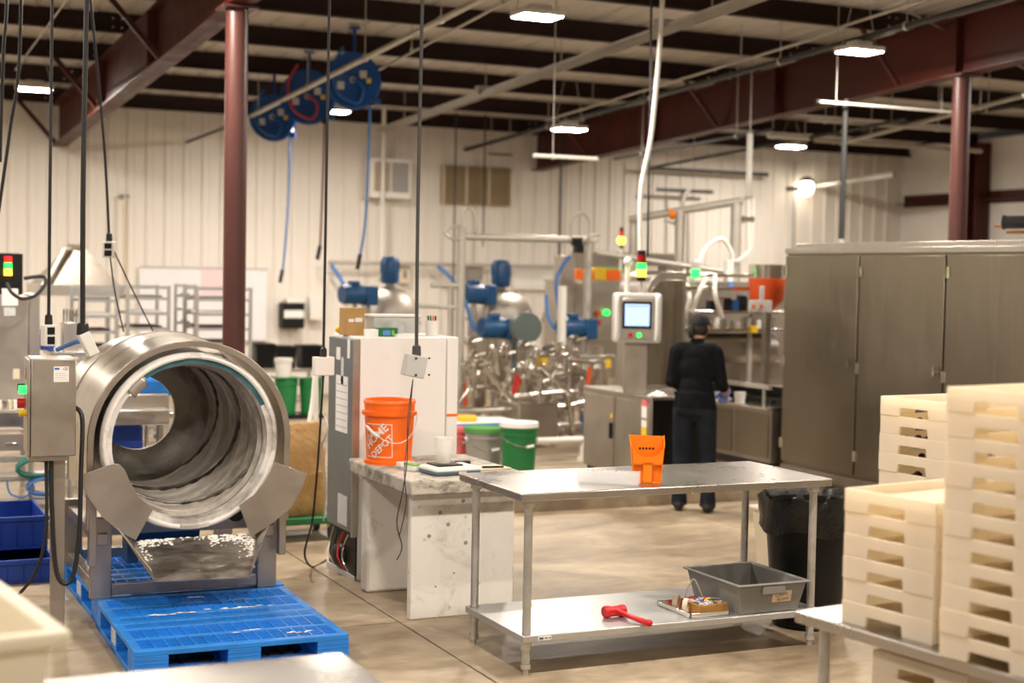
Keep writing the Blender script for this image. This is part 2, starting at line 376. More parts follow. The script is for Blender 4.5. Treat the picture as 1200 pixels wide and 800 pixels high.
# roof: sheets with ribs running down the slope, purlins, rafters with flange braces
mb = MB(); mb.add([(XL, YF, deck(YF)+.03), (XR, YF, deck(YF)+.03), (XR, YB+.12, deck(YB+.12)+.03), (XL, YB+.12, deck(YB+.12)+.03), (XL, YF, deck(YF)+.13), (XR, YF, deck(YF)+.13), (XR, YB+.12, deck(YB+.12)+.13), (XL, YB+.12, deck(YB+.12)+.13)],
    [(0, 3, 2, 1), (4, 5, 6, 7), (0, 1, 5, 4), (1, 2, 6, 5), (2, 3, 7, 6), (3, 0, 4, 7)])
ce = struct(mb.build('ceiling', 'deck_sheet'))
rp = None; pwid = .9; n = int((XR-XL)/pwid)
for i in range(n):
    x = XL+i*pwid
    if rp is None:
        pr = []
        for k in range(3):
            b0 = k*.3; pr += [(b0, .0), (b0+.22, 0), (b0+.245, .022), (b0+.275, .022)]
        pr += [(.897, 0)]
        mb = MB(); vs = []
        for y in (YF, YB):
            for a, b in pr: vs.append((a, y, deck(y)+b))
        m = len(pr); mb.add(vs, [(k, k+1, m+k+1, m+k) for k in range(m-1)])
        rp = mb.build('roof_sheet', 'deck_sheet', ce, loc=(x, 0, 0), smooth=False)
    else: share(rp, ce, (x, 0, 0))
PUR = [20.95-1.71*k for k in range(17)]
pu = None
for y in PUR:
    z = deck(y)
    if pu is None:
        pu = MB().box(XL, XR, -.004, .004, -.21, 0).box(XL, XR, 0, .07, -.006, 0).box(XL, XR, -.07, 0, -.21, -.204).box(XL, XR, -.07, -.066, -.204, -.185).build('purlin', 'dark_purlin', ce, loc=(0, y, z-.002))
    else: share(pu, ce, (0, y, z-.002))
RAFX = (-4.28, 2.92, 10.12)
DR = .56
for rx in RAFX:
    mb = MB()
    def band(x0, x1, o0, o1, y0=YF, y1=YB-.03):
        vs = [(x, y, deck(y)-o) for y in (y0, y1) for x, o in ((x0, o0), (x1, o0), (x1, o1), (x0, o1))]
        mb.add(vs, [(0, 1, 2, 3), (7, 6, 5, 4), (0, 4, 5, 1), (1, 5, 6, 2), (2, 6, 7, 3), (3, 7, 4, 0)])
    t = .213
    band(rx-.006, rx+.006, t, t+DR); band(rx-.1, rx+.1, t, t+.012); band(rx-.1, rx+.1, t+DR-.014, t+DR)
    ra = mb.build('rafter', 'red_steel', ce)
    for y in (14.55, 17.4, 11.5, 8.2):
        MB().box(rx-.098, rx+.098, y-.006, y+.006, deck(y)-t-DR+.014, deck(y)-t-.012).build('stiffener', 'red_steel', ra)
    bo = MB()
    for k, y in enumerate(PUR[:10]):
        for sx in (-1, 1):
            for dx in (.11, .2):
                for dz in (.06, .15):
                    bo.cyl((rx+sx*dx, y-.004, deck(y)-dz), (rx+sx*dx, y-.018, deck(y)-dz), .011, 6)
        if k % 2 == (1 if rx > 5 else 0):
            for sx in (-1, 1):
                p0 = Vector((rx+sx*.07, y-.02, deck(y)-t-DR+.03)); p1 = Vector((rx+sx*.62, y-.012, deck(y)-.12))
                d = (p1-p0).normalized(); b = MB(); u = Vector((0, 1, 0)); nn = d.cross(u)
                for a0, a1, b0, b1 in ((-.03, .03, 0, .006), (.024, .03, 0, .05)):
                    vs = [p+nn*a+u*-bb for p in (p0, p1) for a, bb in ((a0, b0), (a1, b0), (a1, b1), (a0, b1))]
                    b.add(vs, [(0, 1, 2, 3), (7, 6, 5, 4), (0, 4, 5, 1), (1, 5, 6, 2), (2, 6, 7, 3), (3, 7, 4, 0)])
                b.build('flange_brace', 'red_steel', ra)
    o = bo.build('bolts', 'bolt', ra); o['kind'] = 'stuff'
# bracing rods between the rafters
br = MB()
for (u0, v0, u1, v1) in ((78, 0, 18, 82), (880, 0, 760, 32), (1060, 12, 1200, 80)):
    br.cyl(AR(u0, v0, .28), AR(u1, v1, .28), .008, 6)
br.build('bracing_rod', 'conduit', ce)
# round steel columns
def column(rx, label):
    y = 11.5; zt = deck(y)-t-DR
    T = thing('steel_column', label, 'column', (rx, y, PAD))
    MB().lathe([(.088, .03), (.088, zt-PAD-.02)], 28).build('shaft', 'red_column', T)
    MB().box(-.14, .14, -.14, .14, zt-PAD-.02, zt-PAD-.001).build('cap_plate', 'red_column', T)
    b = MB().box(-.16, .16, -.16, .16, 0, .03).build('base_plate', 'red_column', T)
    for sx in (-.12, .12):
        for sy in (-.12, .12): MB().cyl((sx, sy, .03), (sx, sy, .06), .014, 6).build('anchor_bolt', 'bolt', b)
column(2.92, 'round red-brown steel column behind the big open drum')
column(10.12, 'round red-brown steel column rising behind the tall steel cabinets')
# ================================================================ roof services
def pipe(name, pts, r, m, label, cat='pipe', hang=(), n=10, group=None):
    T = thing(name, label, cat, (0, 0, 0), group=group)
    MB().tube(pts, r, n).build('run', m, T)
    for p in hang:
        MB().cyl(p, (p[0], p[1], deck(p[1])-.02), .006, 6).build('hanger_rod', 'conduit', T)
        MB().cyl((p[0]-.0, p[1]-.012, p[2]), (p[0], p[1]+.012, p[2]), r*1.35, 12).build('clamp', 'conduit', T)
    return T
def along(u0, v0, u1, v1, off, ext=0., f=()):
    a, b = AR(u0, v0, off), AR(u1, v1, off); d = (b-a)
    return a-d*0, b+d*ext, [a+d*q for q in f]
a, b, h = along(292, 137, 555, 4, .62, .35, (.06, .35, .62, .9, 1.2))
pipe('steel_pipe', [a, b], .027, 'conduit', 'slender grey steel pipe with three blue hose reels under it', hang=h)
REELP = (a, b)
a, b, h = along(440, 80, 610, -8, .45, .35, (.3, .9))
pipe('thin_conduit', [AR(425, 92, .45), b], .013, 'conduit', 'thin conduit running beside the hose reel pipe', 'conduit', h)
a, b, h = along(447, 152, 868, 2, .42, .3, (.1, .4, .62, .95))
T = thing('strut_channel', 'broad pale strut channel with conduits running up the roof slope', 'channel')
d = b-a; dn = d.normalized(); sx = Vector((1, 0, 0))
mb = MB()
for (x0, x1, z0, z1) in ((-.045, .045, 0, .006), (-.045, -.039, -.05, .0), (.039, .045, -.05, 0)):
    mb.add([p+Vector((x, 0, z)) for p in (a, b) for x, z in ((x0, z0), (x1, z0), (x1, z1), (x0, z1))], [(0, 1, 2, 3), (7, 6, 5, 4), (0, 4, 5, 1), (1, 5, 6, 2), (2, 6, 7, 3), (3, 7, 4, 0)])
mb.build('channel', 'conduit', T)
for q in (-.02, .022): MB().tube([a+Vector((q, 0, .025)), b+Vector((q, 0, .025))], .015, 8).build('conduit', 'galv', T)
for p in h: MB().cyl(p, (p.x, p.y, deck(p.y)-.02), .006, 6).build('hanger_rod', 'conduit', T)
for q in (.3, .66): p = a+d*q; MB().box(p.x-.08, p.x+.08, p.y-.05, p.y+.05, p.z-.02, p.z+.09).build('junction_box', 'galv', T)
a, b, h = along(500, 188, 1185, -4, .50, .25, (.12, .34, .55, .75, .9))
pipe('sprinkler_pipe', [a, b], .032, 'dark_pipe', 'dark sprinkler pipe running the whole roof slope past the square lamps', hang=h)
a2, b2, h2 = along(640, 140, 1010, 28, .40, .2, (.2, .7))
pipe('thin_conduit', [AR(640, 141, .42), AR(955, 45, .42), AR(990, 30, .36), AR(1110, -8, .36)], .014, 'conduit', 'thin pale conduit bending beside the dark sprinkler pipe', 'conduit', h2)
a, b, h = along(215, 168, 268, 148, .62)
pipe('steel_pipe', [a, b], .02, 'dark_pipe', 'short dark pipe stub behind the red column', hang=(b,))
# pipes under the right-hand roof bay
a, b, h = along(700, 185, 1200, 92, .95, .1, (.3, .62, .85))
for k, (u0, v0, u1, v1, off, r, m, lb) in enumerate((
    (720, 186, 905, 152, .98, .022, 'dark_pipe', 'dark pipe beyond the right rafter running level with it'),
    (765, 196, 1060, 140, .85, .022, 'dark_pipe', 'lower dark pipe beyond the right rafter'),
    (985, 168, 1200, 112, .75, .026, 'conduit', 'pale pipe beyond the right round column'),
    (1010, 152, 1200, 122, .6, .03, 'dark_pipe', 'dark pipe crossing behind the right round column'))):
    p0, p1 = AR(u0, v0, off), AR(u1, v1, off)
    pipe('roof_pipe', [p0, p1], r, m, lb, hang=[p0.lerp(p1, .2), p0.lerp(p1, .8)])
# cross runs (parallel to the purlins)
for (u0, v0, u1, v1, Y, r, m, lb) in ((961, 119, 1118, 137, 12.3, .016, 'white_pipe', 'white pipe crossing under the square lamp by the right rafter'),
    (947, 140, 1115, 158, 14.5, .025, 'conduit', 'pale cross pipe under the roof beyond the right rafter'),
    (954, 164, 1150, 180, 16.5, .03, 'conduit', 'pale cross pipe nearest the back right corner'),
    (900, 159, 948, 162, 15.5, .03, 'white_pipe', 'short white pipe end under the roof'),
    (625, 182, 700, 187, 13.2, .022, 'white_pipe', 'white cross pipe under the lamp beside the rafter'),
    (572, 180, 600, 182, 20.6, .015, 'dark_pipe', 'thin dark rail high on the back wall')):
    p0, p1 = AY(u0, v0, Y), AY(u1, v1, Y); p1.z = p0.z
    pipe('cross_pipe', [p0, p1], r, m, lb, hang=[p0.lerp(p1, .3)] if u0 == 625 else [p0.lerp(p1, .115), p0.lerp(p1, .9)])
def drop(u, v0, v1, Y, r, m, lb, name='drop_pipe', to_deck=True):
    p0 = AY(u, v1, Y); p1 = AY(u, v0, Y); T = thing(name, lb, 'pipe', (p0.x, Y, p0.z))
    z = deck(Y)-.02-p0.z if to_deck else p1.z-p0.z
    if not to_deck and Y > 14: MB().cyl((0, 0, z), (0, 0, deck(Y)-.02-p0.z), .008, 6).build('hanger_rod', 'conduit', T)
    MB().cyl((0, 0, 0), (0, 0, z), r, 10).build('tube', m, T); MB().cyl((0, 0, 0), (0, 0, .05), r*1.5, 10).build('end_fitting', 'conduit', T)
    return T
drop(447, 127, 330, 20.7, .03, 'white_pipe', 'white riser pipe standing against the back wall by the air conditioner')
drop(530, 127, 400, 20.6, .012, 'dark_pipe', 'thin dark conduit dropping past the louver')
drop(566, 180, 290, 20.6, .012, 'dark_pipe', 'thin dark conduit dropping across the louver')
drop(655, 150, 315, 19.8, .02, 'dark_pipe', 'dark drop pipe behind the blue motors')
drop(877, 156, 235, 14.2, .035, 'white_pipe', 'stout white drop pipe above the piping frame', to_deck=False)
p = AY(986, 282, 12.4)
T = drop(986, 116, 286, 12.4, .028, 'dark_pipe', 'dark vertical pipe standing behind the steel cabinets with a tee on top', to_deck=False)
q = AY(986, 117, 12.4); q2 = AY(951, 116, 12.4); MB().cyl((0, 0, q.z-p.z), (q2.x-q.x, 0, q.z-p.z), .024, 10).build('tee', 'dark_pipe', T)
# black conduit grid on the back wall behind the piping frame
for (u0, v0, u1, v1) in ((760, 197, 900, 206), (770, 222, 835, 224)):
    p0, p1 = AY(u0, v0, 20.8), AY(u1, v1, 20.8); p1.z = p0.z
    pipe('wall_conduit', [p0, p1], .03, 'dark_pipe', 'dark conduit on the back wall at v%d' % 0 if False else ('upper dark conduit along the back wall' if v0 < 200 else 'short lower dark conduit on the back wall'), 'conduit')
pipe('wall_conduit', [AY(800, 224, 20.8), AY(800, 300, 20.8)], .02, 'dark_pipe', 'dark vertical conduit on the back wall behind the piping frame', 'conduit')
pipe('wall_conduit', [AY(931, 190, 21.0), AY(929, 300, 21.0)], .03, 'galv', 'grey conduit below the wall lamp', 'conduit')
p0, p1 = AY(955, 218, 20.95), AY(1048, 204, 19.0)
pipe('wall_conduit', [p0, p1], .05, 'galv', 'shiny duct running from the wall lamp to the corner', 'duct')
a, b = AY(385, 307, 20.85), AY(656, 311, 20.85); b.z = a.z
WPIPE = pipe('wall_pipe', [a, b], .03, 'conduit', 'long beige pipe along the back wall behind the kettles', 'pipe')
# ---------------------------------------------------------------- lamps
LW, LD = .39, .29
def lamp(p, label, group=None):
    T = thing('ceiling_lamp', label, 'lamp', p, group=group)
    MB().box(-LW/2, LW/2, -LD/2, LD/2, .0, .05).box(-.1, .1, -.08, .08, .05, .1).build('housing', 'lamp_house', T, bevel=.01)
    mb = MB(); mb.add([(-LW/2+.015, -LD/2+.015, -.004), (LW/2-.015, -LD/2+.015, -.004), (LW/2-.015, LD/2-.015, -.004), (-LW/2+.015, LD/2-.015, -.004)], [(0, 1, 2, 3)])
    mb.build('lens', 'lamp', T)
    zz = deck(p[1])-p[2]-.02
    for sx in (-.2, .2): MB().cyl((sx, 0, .05), (sx*.3, 0, zz), .004, 6).build('hanger_wire', 'conduit', T)
    return T
lamps = [(630, 20, .62, 'bright square high-bay lamp alone over the middle of the room'), (1007, 61, .62, 'bright square high-bay lamp beside the braced rafter above the cabinets'),
         (667, 152, .75, 'square high-bay lamp glowing beside the far rafter above the white cross pipe'), (927, 172, .45, 'small distant high-bay lamp beyond the right rafter'),
         (40, 105, .55, 'high-bay lamp near the far end of the left rafter'), (391, 131, .50, 'high-bay lamp glowing just behind the blue hose reels')]
for u, v, off, lb in lamps: lamp(AR(u, v, off), lb)
for x, y in ((-1.3, 11.0), (-1.3, 17.0), (-5, 11.0), (-5, 17), (12.8, 11.0), (-1.3, 5.0), (2.1, 5.0), (5.4, 5.0), (8.4, 5.0), (12.8, 5.0), (2.1, 11.0), (-1.3, -1.0), (2.1, -1.0), (5.4, -1.0), (8.4, -1.0), (-5, 5.0)):
    lamp((x, y, deck(y)-.62), 'square high-bay lamp hanging outside the view', 'lamps beyond the picture')
p = AY(945, 221, 20.8); T = thing('wall_lamp', 'bright lamp on a bracket high on the back wall', 'lamp', p)
MB().cyl((-.25, .22, 0), (-.02, .02, 0), .03, 8).build('bracket', 'dark_pipe', T)
MB().lathe([(.05, .13), (.11, .09), (.12, 0), (.1, -.07), (.02, -.12)], 18).build('globe', 'lamp_wall', T)
MB().lathe([(.04, .12), (.13, .12), (.13, .15), (.05, .2)], 16).build('cap', 'dark_pipe', T)
# ---------------------------------------------------------------- hose reels
def reel(uc, vc, dia, hose, hv, lab, hlab, stop, hr=.014):
    t0 = min((abs(AR(uc, vv/4, .62).x-REELP[0].x), vv/4) for vv in range(0, 640))[1]
    p = AR(uc, t0, .62); c = AY(uc, vc, p.y+.95); off = deck(c.y)-.03-c.z; r = dia/2; az = math.radians(-22)
    T = thing('hose_reel', lab, 'hose reel', c, rz=az, group='blue hose reels')
    M = RX(PI/2)                                    # local: axis along y, disc faces -y towards the room
    for s in (-1, 1):
        MB().lathe([(.02, s*.075), (r*.55, s*.075), (r*.6, s*.082), (r*.94, s*.082), (r, s*.09), (r, s*.10), (r*.9, s*.095), (r*.58, s*.096), (r*.5, s*.086), (.02, s*.086)], 36, M=M).build('side_disc', 'blue_reel', T)
    MB().lathe([(r*.62, -.072), (r*.86, -.06), (r*.9, 0), (r*.86, .06), (r*.62, .072)], 32, M=M).build('hose_winding', 'reel_hose' if hose == 'blue_hose' else hose, T)
    MB().cyl((0, -.13, 0), (0, .13, 0), .035, 16).build('hub', 'bolt', T)
    zt = off
    MB().box(-.05, .05, .104, .118, -.08, r*1.02).box(-.018, .018, .104, .118, r*1.02, zt-.02).box(-.06, .06, .06, .16, zt-.02, zt).build('bracket', 'blue_reel', T)
    MB().box(r*.25, r*.5, -.104, -.098, .02, .1).build('warning_label', 'sticker', T); MB().box(-r*.55, -r*.3, -.104, -.098, -.1, -.02).build('warning_label', 'sticker', T)
    MB().box(r*.5, r*.66, -.104, -.098, -.03, .02).build('yellow_label', 'yellow', T)
    lp = cat_rom([(0, -.14, 0), (r*.4, -.17, -r*.3), (r*.2, -.19, -r*.85), (-r*.5, -.17, -r*.5), (-r*.7, -.15, r*.4), (-r*.35, -.12, r*1.15)], 6)
    MB().tube(lp, .016, 8).build('inlet_hose', 'red_hose' if hose == 'red_hose' else 'reel_hose', T)
    MB().box(r*.72, r*.98, -.05, .05, -r*.85, -r*.62).build('hose_guide', 'blue_reel', T)
    H = [AY(u, v, c.y-.1-.02*k) for k, (u, v) in enumerate(hv)]
    Hh = thing('air_hose', hlab, 'hose', H[-1]); o = H[-1].copy()
    MB().tube([q-o for q in cat_rom(H, 5)], hr, 8).build('hose', stop, Hh)
    MB().cyl((0, 0, .02), (-.03, 0, -.14), .024, 8).build('nozzle', 'black_rubber', Hh)
    MB().lathe([(.02, .0), (.04, .0), (.04, .06), (.02, .06)], 12, c=H[0]-o+Vector((0, 0, -.05))).build('stop_collar', 'white_plastic' if stop == 'light_blue' else 'black_rubber', Hh)
reel(320, 138, .57, 'blue_hose', ((340, 150), (338, 230), (334, 290), (331, 318)), 'small blue hose reel farthest down the pipe with dark face', 'pale blue air hose hanging from the farthest reel', 'light_blue')
reel(361, 114, .62, 'red_hose', ((381, 140), (378, 220), (376, 270), (375, 290)), 'blue hose reel with a looped red hose in the middle of the pipe', 'brown-red air hose hanging from the middle reel', 'brown_hose')
reel(414, 95, .59, 'blue_hose', ((434, 118), (431, 200), (428, 260), (422, 300)), 'large blue hose reel with blue inlet hose nearest the room end of the pipe', 'blue air hose with black nozzle hanging from the nearest reel', 'blue_hose')
# ================================================================ middle ground
# ---- stainless work table
TX0, TX1, TY0, TY1, TZ = 3.04, 4.86, 6.42, 7.20, .90
T = thing('work_table', 'stainless steel work table with galvanised legs and undershelf', 'table', ((TX0+TX1)/2, (TY0+TY1)/2, 0))
hx, hy = (TX1-TX0)/2, (TY1-TY0)/2
top = MB().box(-hx, hx, -hy, hy, TZ-.04, TZ).build('tabletop', 'table_steel', T, bevel=.006)
MB().lathe([(.0, TZ+.0006), (.022, TZ+.0006), (.022, TZ+.001), (0, TZ+.001)], 20, c=(-.22, .05, 0)).build('grommet', 'steel_dull', top)
sh = MB().box(-hx+.035, hx-.035, -hy+.03, hy-.03, .165, .20).build('undershelf', 'galv_shelf', T, bevel=.004)
MB().box(-hx+.115, -hx+.185, -hy+.027, -hy+.030, .174, .193).build('maker_sticker', 'paper', sh)
MB().box(-hx+.12, -hx+.142, -hy+.0262, -hy+.0272, .178, .189).box(-hx+.15, -hx+.165, -hy+.0262, -hy+.0272, .181, .187).box(-hx+.172, -hx+.18, -hy+.0262, -hy+.0272, .181, .187).build('maker_print', 'label_ink', sh)
for sx in (-1, 1):
    for sy in (-1, 1):
        x, y = sx*(hx-.07), sy*(hy-.07)
        lg = MB().cyl((x, y, .055), (x, y, TZ-.04), .021, 20).build('leg', 'galv', T)
        MB().lathe([(.021, .0), (.026, .0), (.026, .075), (.021, .075)], 20, c=(x, y, .125)).build('shelf_collar', 'conduit', lg)
        MB().lathe([(.024, .055), (.024, .03), (.014, .028), (.014, .0), (0, 0)], 18, c=(x, y, 0)).build('foot', 'conduit', lg)
        MB().lathe([(.03, TZ-.04), (.03, TZ-.075), (.021, TZ-.08)], 18, c=(x, y, 0)).build('socket', 'conduit', lg)
# orange scoop holder on the table
T = thing('scoop_holder', 'bright orange plastic scoop holder standing on the steel table', 'holder', (3.84, 6.62, TZ), rz=math.radians(-25))
wt, wbm, dp, hh = .092, .068, .05, .235
mb = MB()
front = [(-wt*.98, .14), (-wt*.7, .118), (0, .104), (wt*.7, .118), (wt*.98, .14)]
def fx(z): return wbm+(wt-wbm)*z/hh
def slab_poly(poly, y0, y1):
    mb.prism(poly, y1-y0, lambda a, b, t: Vector((a, y0+t, b)))
slab_poly([(-fx(0), 0), (fx(0), 0), (wt, hh-.004), (-wt, hh)], dp-.004, dp)                                  # tall back
fr = [(-fx(0), 0), (-.018, 0), (-.018, .088), (.018, .088), (.018, 0), (fx(0), 0), (fx(.16), .175), (fx(.14)*.6, .135), (0, .122), (-fx(.14)*.6, .135), (-fx(.16), .175)]
mb2 = MB()
# front in three strips: two recessed pockets and a proud rib
mb.box(-fx(.0), -.02, -dp+.022, -dp+.026, 0, .098).box(.02, fx(0), -dp+.022, -dp+.026, 0, .098)
slab_poly([(-.022, 0), (.022, 0), (.024, .105), (-.024, .105)], -dp, -dp+.03)
slab_poly([(-fx(.09), .095), (fx(.09), .095), (fx(.17), .185), (fx(.13)*.62, .142), (0, .128), (-fx(.13)*.62, .142), (-fx(.17), .185)], -dp, -dp+.005)
mb.box(-fx(.09), fx(.09), -dp, -dp+.026, .092, .098)
for s in (-1, 1):
    mb.add([(s*fx(0), -dp, 0), (s*fx(0), dp, 0), (s*wt, dp, hh), (s*fx(.17), -dp, .185), (s*(fx(0)-.004), -dp, 0), (s*(fx(0)-.004), dp, 0), (s*(wt-.004), dp, hh), (s*(fx(.17)-.004), -dp, .185)],
           [(0, 1, 2, 3), (7, 6, 5, 4), (0, 4, 5, 1), (1, 5, 6, 2), (2, 6, 7, 3), (3, 7, 4, 0)])
mb.box(-fx(0), fx(0), -dp, dp, 0, .004)
mb.build('body', 'orange2', T)
for k in range(5):
    MB().cyl((-.034+k*.017, dp-.0045, .166), (-.034+k*.017, dp-.006, .166), .0058, 10).build('hole', 'black_plastic', T)
# clear rack of upright cells
T = thing('clear_rack', 'clear plastic divided rack lying on the steel table', 'rack', (3.625, 6.63, TZ), rz=math.radians(-38))
mb = MB(); Lr, Wr, Hr = .155, .035, .062
for s in (-1, 1): mb.box(-Lr, Lr, s*Wr-.0015, s*Wr+.0015, .0, Hr)
mb.box(-Lr, Lr, -Wr, Wr, 0, .002)
mb.build('case', 'clear_plastic', T)
for k in range(14): MB().box(-Lr+k*2*Lr/13-.001, -Lr+k*2*Lr/13+.001, -Wr+.002, Wr-.002, .002, Hr+.004).build('divider', 'clear_plastic', T)
# red mallet on the shelf
T = thing('mallet', 'red dead-blow mallet lying on the undershelf', 'mallet', (3.69, 6.66, .2))
MB().lathe([(0, -.062), (.026, -.062), (.031, -.056), (.031, -.03), (.027, -.024), (.027, .024), (.031, .03), (.031, .056), (.026, .062), (0, .062)], 22, c=(0, 0, .032), M=RY(PI/2)).build('head', 'red', T)
MB().tube([(.012, -.02, .034), (.03, -.1, .026), (.052, -.20, .020), (.06, -.24, .02)], [.013, .013, .0165, .0165], 12).build('handle', 'red', T)
MB().sphere((.062, -.25, .02), .0185, 14, 10).build('pommel', 'red', T)
# small metal pan with bits
T = thing('sheet_pan', 'small shallow metal pan holding odds and ends beside the grey tub', 'pan', (4.165, 6.665, .2))
mb = MB().box(-.115, .115, -.165, .165, .002, .006)
for s in (-1, 1): mb.box(s*.115-.004, s*.115+.004, -.169, .169, .002, .024).box(-.119, .119, s*.165-.004, s*.165+.004, .002, .024)
mb.build('pan', 'steel_bright', T, bevel=.002)
T = thing('wooden_tray', 'small wooden box of sweets or pens in the metal pan', 'box', (4.20, 6.60, .2065), rz=math.radians(4))
mb = MB().box(-.085, .085, -.075, .075, 0, .006)
for s in (-1, 1): mb.box(s*.085-.006, s*.085+.006, -.081, .081, 0, .05).box(-.085, .085, s*.075-.006, s*.075+.006, 0, .05)
mb.build('box', 'wood', T, bevel=.002)
cl = MB()
for k in range(26):
    x, y = random.uniform(-.065, .065), random.uniform(-.055, .055); cl.box(-.012, .012, -.005, .005, -.004, .004, TR(x, y, random.uniform(.04, .058)) @ RZ(random.uniform(0, 3)) @ RX(random.uniform(-.5, .5)))
o = cl.build('contents', 'sticker', T); o['kind'] = 'stuff'
for k, m_ in enumerate(('label_blue', 'red', 'yellow', 'label_ink', 'label_ink')):
    MB().cyl((-.05+k*.02, -.03+.01*k, .062), (-.02+k*.02, .03-.02*k, .066), .006, 8).build('pen', m_, T)
for k, (x, y) in enumerate(((4.085, 6.70), (4.085, 6.60))):
    T = thing('tape_roll', ('roll of masking tape standing at the back of the metal pan', 'roll of masking tape standing beside the wooden box')[k], 'tape', (x, y, .209), rz=.7, group='tape rolls in the pan')
    MB().lathe([(.022, -.012), (.036, -.012), (.036, .012), (.022, .012)], 24, c=(0, 0, .036), M=RX(PI/2), close=True).build('roll', 'beige', T)
    MB().lathe([(.019, -.012), (.022, -.012), (.022, .012), (.019, .012)], 24, c=(0, 0, .036), M=RX(PI/2), close=True).build('core', 'cardboard', T)
o = MB().box(-.05, .05, -.03, .03, 0, .035).box(-.05, .05, -.032, -.03, .01, .03).build('candy_bag', 'red', bevel=.008, loc=(4.21, 6.755, .207), rz=.3)
tag(o, 'small red and clear packet behind the wooden box', 'packet')
o = MB().tube(cat_rom([(4.19, 6.80, .215), (4.20, 6.77, .30), (4.215, 6.74, .345), (4.235, 6.72, .30), (4.245, 6.70, .255)], 5), .004, 6).build('twist_tie', 'white_plastic')
tag(o, 'looped white strap standing against the grey tub', 'strap')
# grey bus tub
T = thing('bus_tub', 'grey plastic bus tub with a handwritten tan label', 'tub', (4.515, 6.70, .2))
ax, ay, hz, ti = .215, .262, .165, .035
def ring(x, y, z): return [(-x, -y, z), (x, -y, z), (x, y, z), (-x, y, z)]
R_ = [ring(ax-ti, ay-ti, 0), ring(ax-.006, ay-.006, hz-.02), ring(ax-.006, ay-.006, hz-.012), ring(ax+.014, ay+.014, hz-.012), ring(ax+.014, ay+.014, hz), ring(ax-.010, ay-.010, hz), ring(ax-ti-.006, ay-ti-.006, .006)]
mb = MB(); mb.add([p for q in R_ for p in q], [(j*4+i, j*4+(i+1) % 4, (j+1)*4+(i+1) % 4, (j+1)*4+i) for j in range(6) for i in range(4)]+[(3, 2, 1, 0), (24, 25, 26, 27)])
mb.build('body', 'grey_tub', T, bevel=.006)
MB().box(-.07, .07, -ay-.010, -ay+.02, hz-.06, hz-.012).build('hand_grip', 'grey_tub', T, bevel=.006)
def tubf(a, b):                         # front face of the tub
    z = hz*.52+b; y = -(ay-ti)-(ti-.006)*z/(hz-.02)-.0016; return Vector((.065+a, y, z))
lb = MB(); lb.add([tubf(*q) for q in ((-.06, -.03), (.06, -.03), (.06, .03), (-.06, .03))], [(0, 1, 2, 3)])
lb.build('paper_label', 'tan_label', T)
def tubt(a, b): p = tubf(a, b); p.y -= .0012; return p
flat_text('Check', .03, lambda a, b: tubt(a-.005, b+.010+a*.12), 'handwriting', 'label_ink', T)
flat_text('Bucket', .026, lambda a, b: tubt(a+.008, b-.015+a*.12), 'handwriting', 'label_ink', T)
# ---- black bin with liner
T = thing('trash_can', 'round black bin with a shiny black liner behind the work table', 'bin', (5.07, 6.90, 0))
MB().lathe([(0, 0), (.185, 0), (.195, .01), (.25, .66), (.268, .665), (.268, .695), (.24, .70), (.19, .05), (0, .04)], 40).build('barrel', 'black_plastic', T)
mb = MB(); n = 64; prof = [(.215, .45), (.245, .70), (.272, .745), (.285, .735), (.284, .66), (.276, .60), (.283, .545)]; vs = []
for j, (r, z) in enumerate(prof):
    for i in range(n):
        t = 2*PI*i/n; k = .012*math.sin(9*t+j)+.008*math.sin(17*t+2*j)+random.uniform(-.004, .004)
        zz = z+(.018*math.sin(5*t+1) if j >= 5 else .012*math.sin(7*t)) ; vs.append(((r+k*(.6 if j < 4 else .3))*math.cos(t), (r+k*(.6 if j < 4 else .3))*math.sin(t), zz))
mb.add(vs, [(j*n+i, j*n+(i+1) % n, (j+1)*n+(i+1) % n, (j+1)*n+i) for j in range(len(prof)-1) for i in range(n)])
mb.build('liner', 'bag_black', T)
q = G(886, 606, 0); q = Vector((5.86, 8.25, 0))
o = MB().taper(-.17, .17, -.14, .14, 0, .42, .03).box(-.19, .19, -.16, .16, .40, .43).build('white_tote', 'cream_tote', bevel=.012, loc=q)
tag(o, 'cream plastic tote on the floor behind the black bin', 'tote')
# ---- stone bench
T = thing('stone_bench', 'heavy stone bench of mottled slab on two upright slabs', 'bench', (3.3, 8.2, 0))
MB().box(-.36, .42, -.55, .52, .715, .80).build('slab_top', 'stone_slab', T, bevel=.012)
MB().box(-.315, .325, -.45, -.40, 0, .715).build('front_slab', 'stone_panel', T, bevel=.008)
MB().box(-.31, .33, .30, .42, 0, .715).build('rear_slab', 'stone_panel', T, bevel=.02)
for (x, z) in ((-.14, .60), (-.205, .47), (-.09, .53), (.02, .42), (-.16, .18), (.0, .66), (-.05, .25)):
    MB().cyl((x, -.4495, z), (x, -.4512, z), .012 if z > .4 else .006, 10).build('bolt_plug', 'tile_grey', T)
BZ = .80
